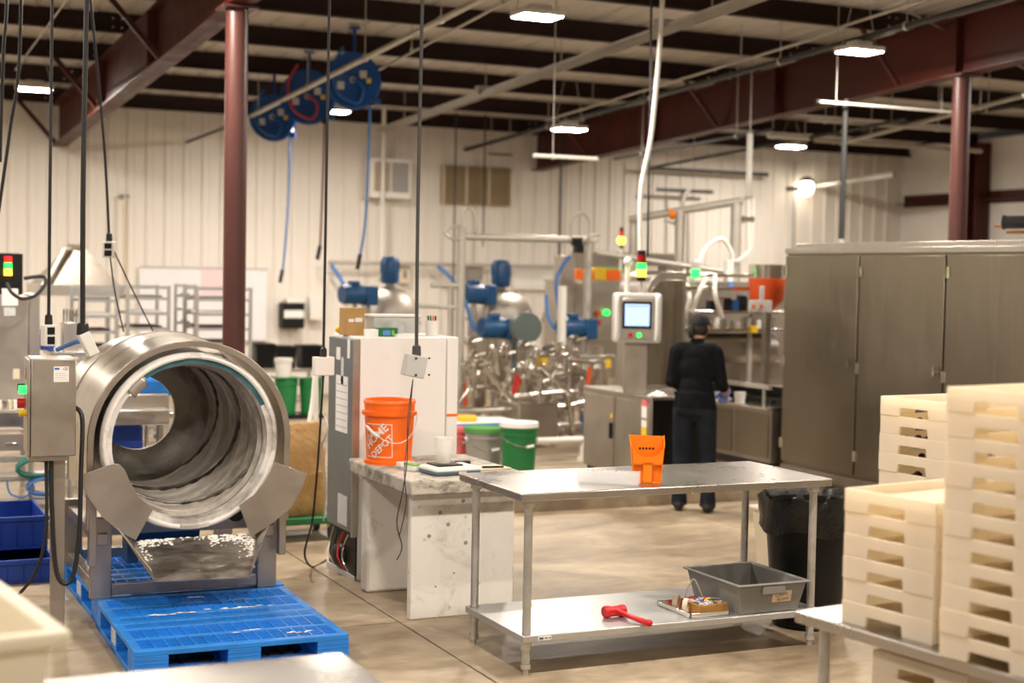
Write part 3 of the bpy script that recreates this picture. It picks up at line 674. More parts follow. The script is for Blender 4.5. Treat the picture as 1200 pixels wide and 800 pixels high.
# ---- orange bucket with the store's mark
bx, by = 3.105, 8.45
T = thing('bucket', 'orange home-store paint bucket with white bail on the stone bench', 'bucket', (bx, by, BZ))
HB = .385
def rb(z): return .135+.0195*z/HB
MB().lathe([(0, 0), (.150, 0), (.150, .018), (.136, .024), (rb(.29), .29), (.166, .292), (.166, .315), (rb(.315)+.001, .318), (rb(.36), .36), (.158, .362), (.158, .375), (.150, .385), (.142, .38), (.128, .02), (0, .015)], 48).build('body', 'orange', T)
aim = math.atan2(-by, -bx)
def onb(a, b, c0=-.50, z0=.155, e=.0012):            # a to the right as seen from outside, b up
    z = z0+b; r = rb(z)+e; t = aim+c0+a/rb(z); return Vector((r*math.cos(t), r*math.sin(t), z))
LS = .088
mb = MB()
def strip(a0, b0, a1, b1, wd=.0025):
    m = 8; vs = []
    for k in range(m+1):
        a, b = a0+(a1-a0)*k/m, b0+(b1-b0)*k/m
        if abs(a1-a0) > abs(b1-b0): vs += [onb(a, b-wd), onb(a, b+wd)]
        else: vs += [onb(a-wd, b), onb(a+wd, b)]
    mb.add(vs, [(2*k, 2*k+2, 2*k+3, 2*k+1) for k in range(m)])
for q in ((-LS, -LS-.02, LS, -LS-.02), (-LS, LS-.0, LS, LS-.0), (-LS, -LS-.02, -LS, LS), (LS, -LS-.02, LS, LS)): strip(*q)
mb.build('logo_frame', 'white_plastic', T)
def diag(dx, dy, sx=1.):
    c = math.cos(.76); s = math.sin(.76)
    return lambda a, b: onb((a*c-b*s)+dx, (a*s+b*c)+dy, e=.0016)
flat_text('THE', .034, diag(-.052, .020), 'logo_text', 'white_plastic', T, True)
flat_text('HOME', .068, diag(-.012, .012), 'logo_text', 'white_plastic', T, True)
flat_text('DEPOT', .056, diag(.026, -.046), 'logo_text', 'white_plastic', T, True)
hp = []
for k in range(19):                                   # the bail hangs on the room side
    t = PI*k/18; ca, sa = math.cos(t), math.sin(t)
    d1 = Vector((math.cos(aim+PI/2-.05), math.sin(aim+PI/2-.05), 0)); d2 = Vector((math.cos(aim-.05), math.sin(aim-.05), 0))
    hp.append(d1*(.168*ca)+d2*(.178*sa)+Vector((0, 0, .30-.155*sa+.06*ca*sa*-1)))
MB().tube(hp, .0028, 6).build('bail', 'white_plastic', T)
MB().tube(hp[11:15], .009, 8).build('grip', 'white_plastic', T)
# ---- kitchen scale, cup and small things on the bench
T = thing('kitchen_scale', 'flat blue-grey digital scale with a dark weighing plate', 'scale', (3.275, 7.90, BZ), rz=math.radians(6))
MB().box(-.145, .145, -.11, .11, .016, .046).build('body', 'white_plastic', T, bevel=.012)
MB().box(-.147, .147, -.112, .112, .0, .028).build('base_band', mat('slate', (.07, .11, .16), .5), T, bevel=.010)
MB().box(-.10, .06, -.055, .10, .046, .055).build('plate', 'black_plastic', T, bevel=.004)
MB().box(.0, .05, -.1135, -.1115, .008, .022).build('display', 'beige', T)
T = thing('plastic_cup', 'tall clear plastic cup with cream powder standing on the scale', 'cup', (3.25, 7.93, BZ+.0555))
MB().lathe([(0, .0), (.04, .0), (.052, .145), (.055, .145), (.055, .15), (.05, .15), (.038, .004), (0, .004)], 28).build('wall', 'cup_plastic', T)
MB().lathe([(0, .005), (.038, .005), (.042, .05), (0, .055)], 24).build('powder', 'cream', T)
o = MB().box(-.05, .05, -.03, .03, 0, .03).build('paper_bag', 'paper', bevel=.006, loc=(3.13, 8.23, BZ), rz=.2); tag(o, 'small white paper packet beside the orange bucket', 'packet')
T = thing('sponge', 'green scouring sponge between bucket and scale', 'sponge', (3.11, 8.07, BZ), rz=math.radians(-70))
MB().box(-.05, .05, -.028, .028, 0, .032).build('pad', 'paper', T, bevel=.005); MB().box(-.05, .05, -.028, .028, .032, .042).build('scourer', 'green_light', T, bevel=.003)
o = MB().box(-.05, .05, -.02, .02, 0, .022).build('black_stapler', 'black_plastic', bevel=.008, loc=(3.50, 8.24, BZ), rz=.1); tag(o, 'small black handheld tool lying on the stone bench', 'tool')
o = MB().box(-.12, .12, -.09, .09, 0, .010).build('cutting_board', 'beige', bevel=.004, loc=(3.565, 8.03, BZ), rz=.1); tag(o, 'thin tan board lying on the stone bench', 'board')
o = MB().cyl((0, 0, .007), (.13, -.02, .007), .006, 10).build('marker_pen', 'black_plastic', loc=(3.51, 7.97, BZ+.0105)); tag(o, 'black pen lying on the tan board', 'pen')
o = MB().cyl((0, 0, .006), (.10, .05, .006), .005, 8).build('wood_pencil', 'wood', loc=(3.45, 7.80, BZ)); tag(o, 'brown pencil lying near the bench edge', 'pencil')
# ---- white refrigerator seen from its back corner
T = thing('refrigerator', 'white upright refrigerator turned so its dull metal back shows', 'refrigerator', (3.38, 9.125, 0))
w2, d2, FH = .34, .275, 1.54
mb = MB().box(-w2+.012, w2-.085, -d2, d2, .0, FH); mb.build('cabinet', 'fridge_white', T, bevel=.01)
MB().box(w2-.078, w2, -d2, d2, .05, FH).build('door', 'fridge_white', T, bevel=.012)
MB().box(w2-.08, w2+.0, -d2-.004, -d2, 1.03, 1.045).build('orange_tape', 'orange', T)
bk = MB().box(-w2-.02, -w2+.012, -d2+.015, d2-.01, .30, FH-.02).build('back_panel', 'fridge_back', T, bevel=.004)
MB().box(-w2-.03, -w2+.012, -d2+.0, -d2+.02, .28, FH-.015).build('back_seam', 'steel_dull', T)
for (y0, y1, z0, z1, m_) in ((-.14, .10, .92, 1.28, 'paper'), (-.16, .03, .33, .52, 'sticker'), (-.05, .0, 1.22, 1.40, 'sticker'), (.02, .10, 1.38, 1.46, 'paper'), (-.17, -.12, 1.40, 1.52, 'paper')):
    MB().box(-w2-.0225, -w2-.0205, y0, y1, z0, z1).build('sticker', m_, bk)
for k in range(7): MB().box(-w2-.0232, -w2-.0226, -.13, .09, .95+k*.045, .957+k*.045).build('sticker_print', 'grey_box', bk)
MB().box(-w2-.015, -w2+.0, -d2+.01, d2-.01, .0, .03).build('base_tray', 'grey_box', T)
MB().box(-w2+.0, -w2+.014, -d2+.01, d2-.01, .03, .30).build('compressor_recess', 'black_plastic', T)
MB().sphere((-w2-.0, .02, .12), (.06, .1, .08), 18, 10).build('compressor', 'black_plastic', T)
for k in range(4): MB().tube(cat_rom([(-w2-.02, -.2+.1*k, .05), (-w2-.05, -.17+.1*k, .12), (-w2-.03, -.12+.09*k, .19), (-w2-.01, -.16+.1*k, .28)], 5), .006, 6).build('tubing', ('steel_bright', 'red', 'black_rubber', 'bolt')[k], T)
for (x0, x1, z0, z1) in ((-.19, -.14, 1.40, 1.44), (.05, .1, 1.28, 1.36)): MB().box(x0, x1, -d2-.0015, -d2-.0003, z0, z1).build('faint_note', 'paper', T)
# things on the refrigerator
def px_box(name, m_, u0, u1, v0, v1, Y, dep, lb, ct, bev=.004, group=None):
    x0, x1, z0, z1 = RC(u0, u1, v0, v1, Y)
    o = MB().box(-(x1-x0)/2, (x1-x0)/2, 0, dep, 0, z1-z0).build(name, m_, bevel=bev, loc=((x0+x1)/2, Y, z0)); return tag(o, lb, ct, group)
FZ = FH
T = thing('cardboard_box', 'small tan cardboard box with white label on the refrigerator', 'box', (3.03+.07, 9.10, FZ), rz=.03)
MB().box(-.065, .065, 0, .12, 0, .175).build('carton', 'cardboard', T, bevel=.003)
MB().box(-.045, -.008, -.002, 0, .085, .105).box(.0, .05, -.002, 0, .085, .112).build('label', 'paper', T)
T = thing('green_box', 'green and white printed carton on the refrigerator edge', 'box', (3.22, 8.91, FZ), rz=-.05)
MB().box(-.10, .02, 0, .09, 0, .045).build('carton', 'paper', T, bevel=.002); MB().box(-.03, .10, -.001, .091, .0, .055).build('green_sleeve', 'green', T, bevel=.002)
MB().box(-.0, .05, -.004, -.001, .008, .04).build('print', 'light_blue', T); MB().box(.06, .075, -.004, -.001, .008, .04).build('print', 'green_light', T)
T = thing('storage_bin', 'clear plastic storage bin with pale lid on the refrigerator', 'bin', (3.365, 9.14, FZ))
MB().taper(-.16, .16, -.10, .10, 0, .12, .012).build('bin', 'clear_bin', T, bevel=.006); MB().box(-.17, .17, -.11, .11, .12, .135).build('lid', 'white_plastic', T, bevel=.004)
for k in range(5): MB().box(-.12+k*.05, -.09+k*.05, -.06, .06, .006, .07+.01*(k % 3)).build('packet', ('grey_box', 'black_plastic', 'beige', 'sticker', 'grey_tub')[k], T)
T = thing('pen_cup', 'white cup holding dark markers on the refrigerator', 'cup', (3.60, 9.02, FZ))
MB().lathe([(0, 0), (.042, 0), (.046, .10), (.042, .10), (.038, .006), (0, .006)], 20).build('cup', 'white_plastic', T)
for k in range(4): MB().cyl((.01*(k-1.5), 0, .01), (.018*(k-1.5), .01, .13), .006, 8).build('marker', ('black_plastic', 'green', 'orange', 'black_plastic')[k], T)
o = MB().box(-.07, .07, -.05, .05, 0, .018).build('envelope_stack', 'paper', loc=(3.36, 8.94, FZ), rz=.2, bevel=.002); tag(o, 'thin stack of white paper beside the green carton', 'paper')
o = MB().sphere((0, 0, .028), (.04, .03, .028), 14, 8).build('yellow_tape', 'yellow', loc=(3.085, 9.34, FZ)); tag(o, 'small yellow lump at the back corner of the refrigerator', 'tape')
# ---- kraft bag on a green dolly
gx, gy = 3.17, 10.55
T = thing('dolly', 'green platform dolly with black casters carrying a paper bag', 'dolly', (gx, gy, 0))
MB().box(-.26, .26, -.24, .24, .115, .165).build('platform', 'green', T, bevel=.008)
for sx in (-.2, .2):
    for sy in (-.18, .18):
        cs = MB().cyl((sx-.016, sy, .045), (sx+.016, sy, .045), .045, 18).build('caster', 'black_rubber', T); MB().box(sx-.025, sx+.025, sy-.02, sy+.02, .085, .115).build('fork', 'steel_dull', cs)
T = thing('paper_sack', 'crumpled brown paper sack standing on the green dolly', 'sack', (gx-.01, gy, .165), rz=.15)
mb = MB(); n = 20; vs = []
pr = [(.20, .12, 0), (.215, .135, .05), (.215, .14, .14), (.20, .13, .22), (.215, .14, .30), (.195, .115, .38), (.205, .11, .46), (.185, .08, .54), (.195, .05, .60), (.185, .02, .66)]
for j, (rx_, ry_, z) in enumerate(pr):
    for i in range(n):
        t = 2*PI*i/n; c, s_ = math.cos(t), math.sin(t); e = .45
        vs.append((math.copysign(abs(c)**e, c)*rx_*random.uniform(.93, 1.04), math.copysign(abs(s_)**e, s_)*ry_*random.uniform(.85, 1.08), z+random.uniform(-.015, .015)*(j > 0)))
mb.add(vs, [(j*n+i, j*n+(i+1) % n, (j+1)*n+(i+1) % n, (j+1)*n+i) for j in range(9) for i in range(n)]+[tuple(range(n-1, -1, -1)), tuple(range(9*n, 10*n))])
mb.build('sack', 'kraft', T)
MB().tube(cat_rom([(.1, .05, .55), (.16, .08, .8), (.19, .1, 1.0), (.2, .1, .6)], 6), .02, 8).build('white_strap', 'white_plastic', T)
# ================================================================ tumbling drum on pallets
# ---- blue plastic pallets
PLW, PLL, PLH = 1.05, 1.20, .15
def make_pallet():
    T = thing('plastic_pallet', 'bright blue plastic pallet dusted with flour, lying bare on the floor', 'pallet', (0, 0, 0), group='blue plastic pallets')
    w_, l_ = PLW/2, PLL/2
    tp = MB(); z1, z0 = PLH, PLH-.028
    rows = [(-l_, -l_+.05), (-l_+.225, -l_+.265), (-l_+.44, -l_+.485), (-.03, .03), (l_-.485, l_-.44), (l_-.265, l_-.225), (l_-.05, l_)]
    for a, b in rows: tp.box(-w_, w_, a, b, z0, z1)
    for a, b in ((-w_, -w_+.045), (w_-.045, w_)):
        for i in range(len(rows)-1): tp.box(a, b, rows[i][1]+.0005, rows[i+1][0]-.0005, z0, z1-.001)
    deck_ = tp.build('top_frame', 'blue_pallet_dust', T, bevel=.004)
    rb_ = MB()
    for i in range(len(rows)-1):
        a, b = rows[i][1], rows[i+1][0]; n = 5
        for k in range(1, n): y = a+(b-a)*k/n; rb_.box(-w_+.045, w_-.045, y-.0035, y+.0035, z0, z1-.001)
    nx = 15
    for k in range(1, nx):
        x = -w_+.045+(PLW-.09)*k/nx; rb_.box(x-.0035, x+.0035, -l_+.05, l_-.05, z0, z1-.001)
    o = rb_.build('deck_grid', 'blue_pallet', T); o['kind'] = 'stuff'
    pl = MB()
    for i in range(len(rows)-1):
        a, b = rows[i][1], rows[i+1][0]
        if i % 2 == 1: pl.box(-w_+.045, w_-.045, a, b, z0+.002, z0+.016)
        else: pl.box(-w_+.045, -w_+.2, a, b, z0+.002, z0+.016).box(-.14, .14, a, b, z0+.002, z0+.016).box(w_-.2, w_-.045, a, b, z0+.002, z0+.016)
    pl.build('deck_plates', 'blue_pallet', T)
    bl = None
    for ix, sx in enumerate((-1, 0, 1)):
        for iy, sy in enumerate((-1, 0, 1)):
            bw, bl_ = (.16, .18)
            x = sx*(w_-bw/2); y = sy*(l_-bl_/2)
            if bl is None:
                m_ = MB().box(-bw/2, bw/2, -bl_/2, bl_/2, .03, z0)
                for q in range(4):
                    m_.box(-bw/2-.002, bw/2+.002, -bl_/2-.002, bl_/2+.002, .045+q*.02, .048+q*.02)
                bl = m_.build('block', 'blue_pallet', T, loc=(x, y, 0), bevel=.003)
            else: share(bl, T, (x, y, 0))
    bt = MB()
    for sx in (-1, 0, 1): bt.box(sx*(w_-.08)-.08, sx*(w_-.08)+.08, -l_, l_, 0, .03)
    for sy in (-1, 0, 1): bt.box(-w_, w_, sy*(l_-.09)-.09, sy*(l_-.09)+.09, 0, .029)
    bt.build('bottom_runners', 'blue_pallet', T, bevel=.003)
    gr = MB()
    for k in range(10): x = -w_+.2+k*.072; gr.box(x-.004, x+.004, -l_+.18, l_-.18, .012, .02)
    for k in range(9): y = -l_+.2+k*.1; gr.box(-w_+.16, w_-.16, y-.004, y+.004, .012, .02)
    o = gr.build('bottom_grid', 'black_plastic', T); o['kind'] = 'stuff'
    MB().box(-w_-.001, -w_-.0002, -.07, .06, .05, .125).build('side_label', 'sticker', T)
    return T
P0 = make_pallet(); P0.location = (1.855, 7.595, 0); P0.rotation_euler.z = math.radians(-.8)
P1 = copy_tree(P0, loc=(1.87, 8.83, 0), rz=math.radians(.6), label='bright blue plastic pallet carrying the steel drum')
def patch(mb, c, rx_, ry_, ux=Vector((1, 0, 0)), uy=Vector((0, 1, 0)), n=22):     # thin ragged smear
    c = Vector(c); ph = random.uniform(0, 6); vs = [c+ux.cross(uy)*.0025]
    for i in range(n):
        t = 2*PI*i/n; k = 1+.28*math.sin(3*t+ph)+.2*math.sin(5*t+2*ph)+random.uniform(-.22, .22); vs.append(c+ux*(rx_*k*math.cos(t))+uy*(ry_*k*math.sin(t)))
    mb.add(vs, [(0, 1+i, 1+(i+1) % n) for i in range(n)])
fl_ = MB()
for (u, v, sx, n) in ((195, 720, .07, 8), (285, 711, .10, 12), (350, 741, .05, 6), (225, 700, .05, 4), (300, 738, .05, 4)):
    c = G(u, v, PLH)
    for k in range(n): patch(fl_, (c.x+random.gauss(0, sx), c.y+random.gauss(0, .012), PLH+.0012), random.uniform(.012, .03), random.uniform(.003, .007))
o = fl_.build('spilled_flour', 'flour', smooth=False); tag(o, 'spilled white flour smears on the bare blue pallet', 'flour', kind='stuff')
# ---- drum machine
D0 = Vector((1.825, 8.10, 1.005)); TL = math.radians(2.2)
T = thing('tumbling_drum', 'large open stainless tumbling drum, floury inside, on a steel frame', 'drum machine', (D0.x, D0.y, PLH))
cz = D0.z-PLH
MD = TR(0, 0, cz) @ RZ(math.radians(2.6)) @ RX(TL) @ RX(-PI/2)             # lathe z -> back along the axis
def dl(prof, n=64, close=False): return MB().lathe([(r, y) for r, y in prof], n, M=MD, close=close)
dl([(.487, .02), (.487, 1.17), (.30, 1.24), (.237, 1.24)]).build('drum_shell', 'drum_steel', T)
rim = dl([(.487, .03), (.489, .025), (.489, -.015), (.480, -.03), (.462, -.03), (.455, -.012), (.43, -.012), (.43, .02), (.425, .05)]).build('front_rim', 'flour_rim', T)
ins = [(.425, .05)]
for k in range(1, 24): y = .05+k*.045; ins += [(.430, y-.020), (.430, y-.008), (.406, y), (.430, y+.010)]
ins += [(.425, 1.13), (.32, 1.21), (.23, 1.215), (.23, 1.24)]
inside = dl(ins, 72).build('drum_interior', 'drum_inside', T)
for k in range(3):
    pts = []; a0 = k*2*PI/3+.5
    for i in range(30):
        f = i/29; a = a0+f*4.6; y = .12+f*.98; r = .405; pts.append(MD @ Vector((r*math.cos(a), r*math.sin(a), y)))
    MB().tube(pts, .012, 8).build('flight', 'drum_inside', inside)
for (a0, a1) in ((.15, 1.35), (3.3, 4.6), (4.8, 5.9), (1.7, 3.1)):
    MB().lathe([(.456, -.030), (.466, -.036), (.476, -.033), (.479, -.028)], 24, M=MD, a0=a0, a1=a1).build('flour_crust', 'flour', rim)
MB().lathe([(.428, -.0135), (.4525, -.0145), (.4535, -.0135)], 40, M=MD, a0=-2.2, a1=-.45).build('teal_band', 'teal', inside)
# scraper plates seen at the mouth
for a in (-2.35,):
    MB().lathe([(.452, -.02), (.395, .0), (.39, .02)], 8, M=MD, a0=a-.12, a1=a+.13).build('mouth_plate', 'steel_dull', T, solid=.004)
# housing: arch over the drum with straight sides
def arch(R, base, n=40):
    pts = [(-R, base)]+[(R*math.cos(PI-PI*i/n), R*math.sin(PI-PI*i/n)) for i in range(n+1)]+[(R, base)]; return pts
def arch_solid(Ro, Ri, y0, y1, base):
    mb = MB(); ao, ai = arch(Ro, base), arch(Ri, base); n = len(ao)
    f = lambda a, b, y: TR(0, 0, cz) @ RX(TL) @ Vector((a, y, b))
    vs = [f(a, b, y0) for a, b in ao]+[f(a, b, y0) for a, b in ai]+[f(a, b, y1) for a, b in ao]+[f(a, b, y1) for a, b in ai]
    fs = []
    for i in range(n-1):
        fs += [(i, i+1, n+i+1, n+i), (2*n+i, 3*n+i, 3*n+i+1, 2*n+i+1), (i, 2*n+i, 2*n+i+1, i+1), (n+i, n+i+1, 3*n+i+1, 3*n+i)]
    fs += [(0, n, 3*n, 2*n), (n-1, 3*n-1, 4*n-1, 2*n-1)] if False else [(0, n, 3*n, 2*n), (n-1, 3*n-1, 4*n-1, 2*n-1)]
    return mb.add(vs, fs)
arch_solid(.545, .535, .0, .70, -.30).build('housing', 'steel_wrap', T)
arch_solid(.556, .520, -.022, .0, -.46).build('housing_flange', 'steel_dull', T, bevel=.004)
arch_solid(.550, .535, .70, .72, -.30).build('rear_flange', 'steel_dull', T)
# guard plates: flat sheets in front of the mouth, and the discharge chute
def loc3(u, v, Y): return AY(u, v, Y)-Vector((D0.x, D0.y, PLH))
Yp = 8.02
lp = [(91.5, 558), (132, 543), (140, 543.5), (146, 550), (153, 566), (164, 583), (180, 596), (159, 633), (140, 623), (120, 606), (104, 584)]
rp_ = [(322, 541), (360, 555), (353, 575), (341, 595), (318, 614), (294, 629), (287, 610), (280, 592), (298, 579), (311, 562)]
MB().sheet([loc3(u, v, Yp) for u, v in lp], .005, (0, 1, 0)).build('guard_plate', 'steel_dull', T, bevel=.0015)
MB().sheet([loc3(u, v, Yp) for u, v in rp_], .005, (0, 1, 0)).build('guard_plate', 'steel_dull', T, bevel=.0015)
bk0, bk1, ft0, ft1 = loc3(158, 634, 8.06), loc3(300, 624, 8.06), loc3(181, 681, 7.78), loc3(293, 676, 7.78)
ch = MB().sheet([bk0, ft0, ft1, bk1], .004, (0, 0, -1)).build('chute', 'chute_steel', T)
MB().sheet([bk0, ft0, loc3(178, 668, 7.78), loc3(131, 610, 8.06)], .004, (-.6, 0, -.5)).build('chute_side', 'steel_dull', T)
MB().sheet([bk1, ft1, loc3(295, 664, 7.78), loc3(318, 607, 8.06)], .004, (.6, 0, -.5)).build('chute_side', 'chute_steel', T)
fm = MB(); up = (ft0-bk0).cross(bk1-bk0).normalized(); up = up if up.z > 0 else -up
def chp(a, b): return (bk0*(1-a)+bk1*a)*(1-b)+(ft0*(1-a)+ft1*a)*b
eu = (bk1-bk0).normalized(); ev = up.cross(eu)
for k in range(300):
    if k < 90: a, b, rr = random.uniform(.02, .30), random.random()**2*.16, .007
    elif k < 200: a, b, rr = random.uniform(.60, .985), random.random()**1.6*.26, .009
    elif k < 240: a, b, rr = 1-random.random()**2*.12-.012, random.uniform(.15, .55), .007
    elif k < 260: a, b, rr = random.random()**2*.06+.012, random.uniform(.1, .5), .006
    else: a, b, rr = random.uniform(.05, .95), random.random()**2*.10, .007
    patch(fm, chp(a, b)+up*.0015, rr*random.uniform(.6, 1.6), rr*random.uniform(.4, .9), eu, ev)
o = fm.build('flour_heap', 'flour', ch); o['kind'] = 'stuff'
# frame
fw = .46; fr = T
for sx in (-1, 1):
    for y in (.12, 1.12):
        MB().box(sx*fw-.055, sx*fw+.055, y-.03, y+.03, 0, .44 if y < .5 else .40).build('leg', 'steel_dull', T, bevel=.004)
    MB().box(sx*fw-.03, sx*fw+.03, .151, 1.089, .02, .08).build('side_rail', 'steel_dull', T, bevel=.003)
    MB().box(sx*(fw+.06)-.02, sx*(fw+.06)+.02, -.01, .05, .20, .62).build('upright', 'steel_dull', T, bevel=.003)
    MB().box(sx*fw-.03, sx*fw+.03, .05, 1.14, .30, .36).build('top_rail', 'steel_dull', T, bevel=.003)
MB().box(-fw+.056, fw-.056, .10, .14, .015, .075).build('cross_bar', 'steel_dull', T, bevel=.003)
MB().box(-fw+.056, fw-.056, 1.10, 1.14, .03, .09).build('cross_bar', 'steel_dull', T, bevel=.003)
MB().box(-fw, fw, .36, .42, .30, .36).build('cross_bar', 'steel_dull', T, bevel=.003)
for sx in (-.3, .3):
    for y in (.2, 1.0): MB().cyl((sx, y-.03, .42), (sx, y+.03, .42), .05, 20).build('roller', 'black_rubber', T)
MB().cyl((-.2, .5, .3), (.15, .5, .3), .09, 20).box(-.26, -.2, .42, .58, .12, .40).build('drive_motor', 'blue_motor', T)
# ---- control box on its post
T = thing('control_box', 'stainless control box with lit buttons on its side beside the drum', 'control box', (1.085, 8.08, PLH), rz=math.radians(-3))
zb = .967-PLH
MB().box(-.112, .112, -.15, .15, zb, zb+.505).build('enclosure', 'steel_dull', T, bevel=.006)
dr = MB().box(-.128, -.114, -.148, .148, zb+.006, zb+.50).build('door', 'steel_dull', T, bevel=.004)
MB().box(.0, .075, -.1512, -.1502, zb+.385, zb+.465).build('rating_label', 'paper', T)
MB().box(.004, .028, -.1518, -.1512, zb+.448, zb+.458).build('label_mark', 'label_blue', T)
flat_text('CE', .018, lambda a, b: Vector((.058+a, -.1516, zb+.452+b)), 'label_mark', 'label_ink', T, True)
for k in range(4): MB().box(.006, .068-.01*(k % 2), -.1518, -.1512, zb+.395+k*.011, zb+.397+k*.011).build('label_line', 'grey_box', T)
for (y, z, r, m_, nm) in ((-.05, .34, .022, 'led_green', 'green_button'), (.05, .345, .018, 'black_plastic', 'selector_switch'), (.06, .26, .026, 'red', 'stop_button'), (-.06, .22, .018, 'yellow', 'yellow_button'), (-.02, .42, .03, 'red_lens', 'warning_plate')):
    MB().cyl((-.129, y, zb+z), (-.165 if nm != 'warning_plate' else -.131, y, zb+z), r, 16).build(nm, m_, dr)
MB().box(-.12, .08, -.12, .12, zb-.025, zb-.001).build('bracket', 'steel_dull', T)
MB().box(.0, .07, -.04, .04, -PLH, zb-.025).build('post', 'steel_dull', T, bevel=.003)
for k, (x, r) in enumerate(((-.03, .009), (-.005, .012))):
    MB().tube(cat_rom([(x, -.08, zb-.02), (x+.005, -.09, zb-.3), (x+.03, -.1, zb-.62), (x+.10, -.1, zb-.66), (x+.14, -.09, zb-.45), (x+.15, -.08, zb-.1), (x+.16, -.03, zb+.18), (x+.125, .0, zb+.24)] if k else [(x, -.08, zb-.02), (x, -.09, zb-.4), (x-.05, -.05, zb-.62), (x-.14, .1, zb-.78)], 6), r, 8).build('cable', 'black_rubber', T)
MB().sphere((.12, -.11, zb-.48), .008, 8, 6).build('indicator', 'led_green', T) if False else None
# ---- dark blue trays on the floor behind
for k, (y0, y1, z0, z1, lb) in enumerate(((9.46, 10.5, 0, .15, 'long dark blue plastic tray on the floor behind the drum'), (9.80, 10.5, .151, .36, 'dark blue plastic box stacked on the long blue tray'))):
    mb = MB().box(.1, 1.30, y0, y1, z0, z0+.02)
    for a, b in ((.1, .115), (1.285, 1.30)): mb.box(a, b, y0, y1, z0+.02, z1)
    for a, b in ((y0, y0+.015), (y1-.015, y1)): mb.box(.115, 1.285, a, b, z0+.02, z1)
    mb.box(.09, 1.31, y0-.012, y0, z1-.03, z1)
    for j in range(12): mb.box(.16+j*.095, .166+j*.095, y0-.008, y0, z0+.02, z1-.03)
    o = mb.build('plastic_tray', 'blue_dark', bevel=.004); tag(o, lb, 'tray', 'dark blue plastic trays')
# ================================================================ hanging power cords
def cord(u, Y, vend, box, lab, r=.010, ue=None, bow=.0, m='black_rubber', name='hanging_outlet'):
    e = AY(ue or u, vend, Y); tp = AY(u, 0, Y); zt = deck(Y)-.03
    dx = (tp.x-e.x)/(tp.z-e.z)*(zt-e.z)
    T = thing(name, lab, 'cord', e)
    pts = [(0, 0, 0), (dx*.25+bow, 0, (zt-e.z)*.25), (dx*.6+bow*.6, 0, (zt-e.z)*.6), (dx, 0, zt-e.z)]
    MB().tube(cat_rom(pts, 6), r, 8).build('cable', m, T)
    MB().lathe([(r, .05), (r*2.2, .04), (r*2.4, 0), (r*2.4, -.02)], 12).build('strain_relief', m, T)
    if box: box(T)
    return T
def socket_box(w_, d_, h_, m_, z1=-.01, rz=0., tilt=0., face=True):
    def f(T):
        M = TR(0, 0, z1) @ RZ(rz) @ RY(tilt)
        b = MB().box(-w_/2, w_/2, -d_/2, d_/2, -h_, 0, M).build('socket_box', m_, T, bevel=.006)
        if face:
            MB().box(-w_*.3, w_*.3, -d_/2-.004, -d_/2, -h_*.45, -h_*.12, M).box(-w_*.3, w_*.3, -d_/2-.004, -d_/2, -h_*.9, -h_*.55, M).build('outlet', 'black_plastic' if m_ != 'grey_box' else 'white_plastic', b)
    return f
cord(61, 8.6, 378, socket_box(.07, .06, .12, 'white_plastic', rz=.3), 'thin black cord ending in a socket box above the control box', ue=57, r=.009)
cord(103, 8.35, 388, socket_box(.06, .11, .13, 'white_plastic', tilt=-.45, face=False), 'thick black cord ending in a white plug box at the drum', ue=97, r=.014, bow=-.01)
T = cord(104, 10.3, 281, socket_box(.08, .06, .11, 'white_plastic', rz=-.4), 'slim cord with a white outlet box hanging before the white racks', ue=128, r=.009, bow=.02)
MB().tube(cat_rom([(.0, -.03, -.1), (.04, 0, -.35), (.10, 0, -.62)], 6), .005, 6).build('plugged_lead', 'black_rubber', T)
MB().tube(cat_rom([(.02, -.03, -.06), (.14, 0, -.3), (.30, 0, -.62)], 6), .005, 6).build('plugged_lead', 'black_rubber', T)
cord(386, 8.80, 416, socket_box(.13, .05, .115, 'white_plastic', face=False), 'thin black cord with a white square box by the refrigerator back', ue=379, r=.009)
T = cord(496, 7.95, 414, socket_box(.12, .09, .125, 'grey_box', tilt=.2, rz=-.1, face=False), 'long cord with a grey outlet box hanging over the stone bench', ue=488, r=.011, bow=-.008, m=mat('cord_grey', (.05, .05, .048), .6))
for sx in (-.04, .04):
    for sz in (-.025, -.12): MB().cyl((sx+.02, -.045, sz), (sx+.02, -.052, sz), .006, 8).build('screw', 'black_plastic', T)
wp = [AY(484, 444, 7.93), AY(478, 490, 7.9), AY(477, 540, 7.65), AY(472, 575, 7.58), AY(465, 612, 7.58), AY(471, 640, 7.60), AY(465, 656, 7.60)]
MB().tube([p-T.location for p in cat_rom(wp, 6)], .003, 6).build('thin_lead', 'black_rubber', T)
wp = [AY(484, 444, 7.94), AY(479, 500, 7.9), AY(474, 552, 7.60), AY(476, 590, 7.58), AY(468, 628, 7.58)]
MB().tube([p-T.location for p in cat_rom(wp, 6)], .0026, 6).build('thin_lead', 'black_rubber', T)
for k, (us, lb, Y) in enumerate((((8, 0, 4, 60, 0, 190), 'black cord in a loose bundle over the side machine', 10.0), ((23, 60, 12, 150, -2, 250), 'sagging black cord over the side machine', 10.2))):
    pts = [AY(us[0], us[1], Y), AY(us[2], us[3], Y), AY(us[4], us[5], Y)]; pts.insert(0, Vector((pts[0].x+.02, Y, deck(Y)-.03)))
    o = MB().tube(cat_rom(pts, 6), .011, 8).build('loose_cable', 'black_rubber'); tag(o, lb, 'cord')
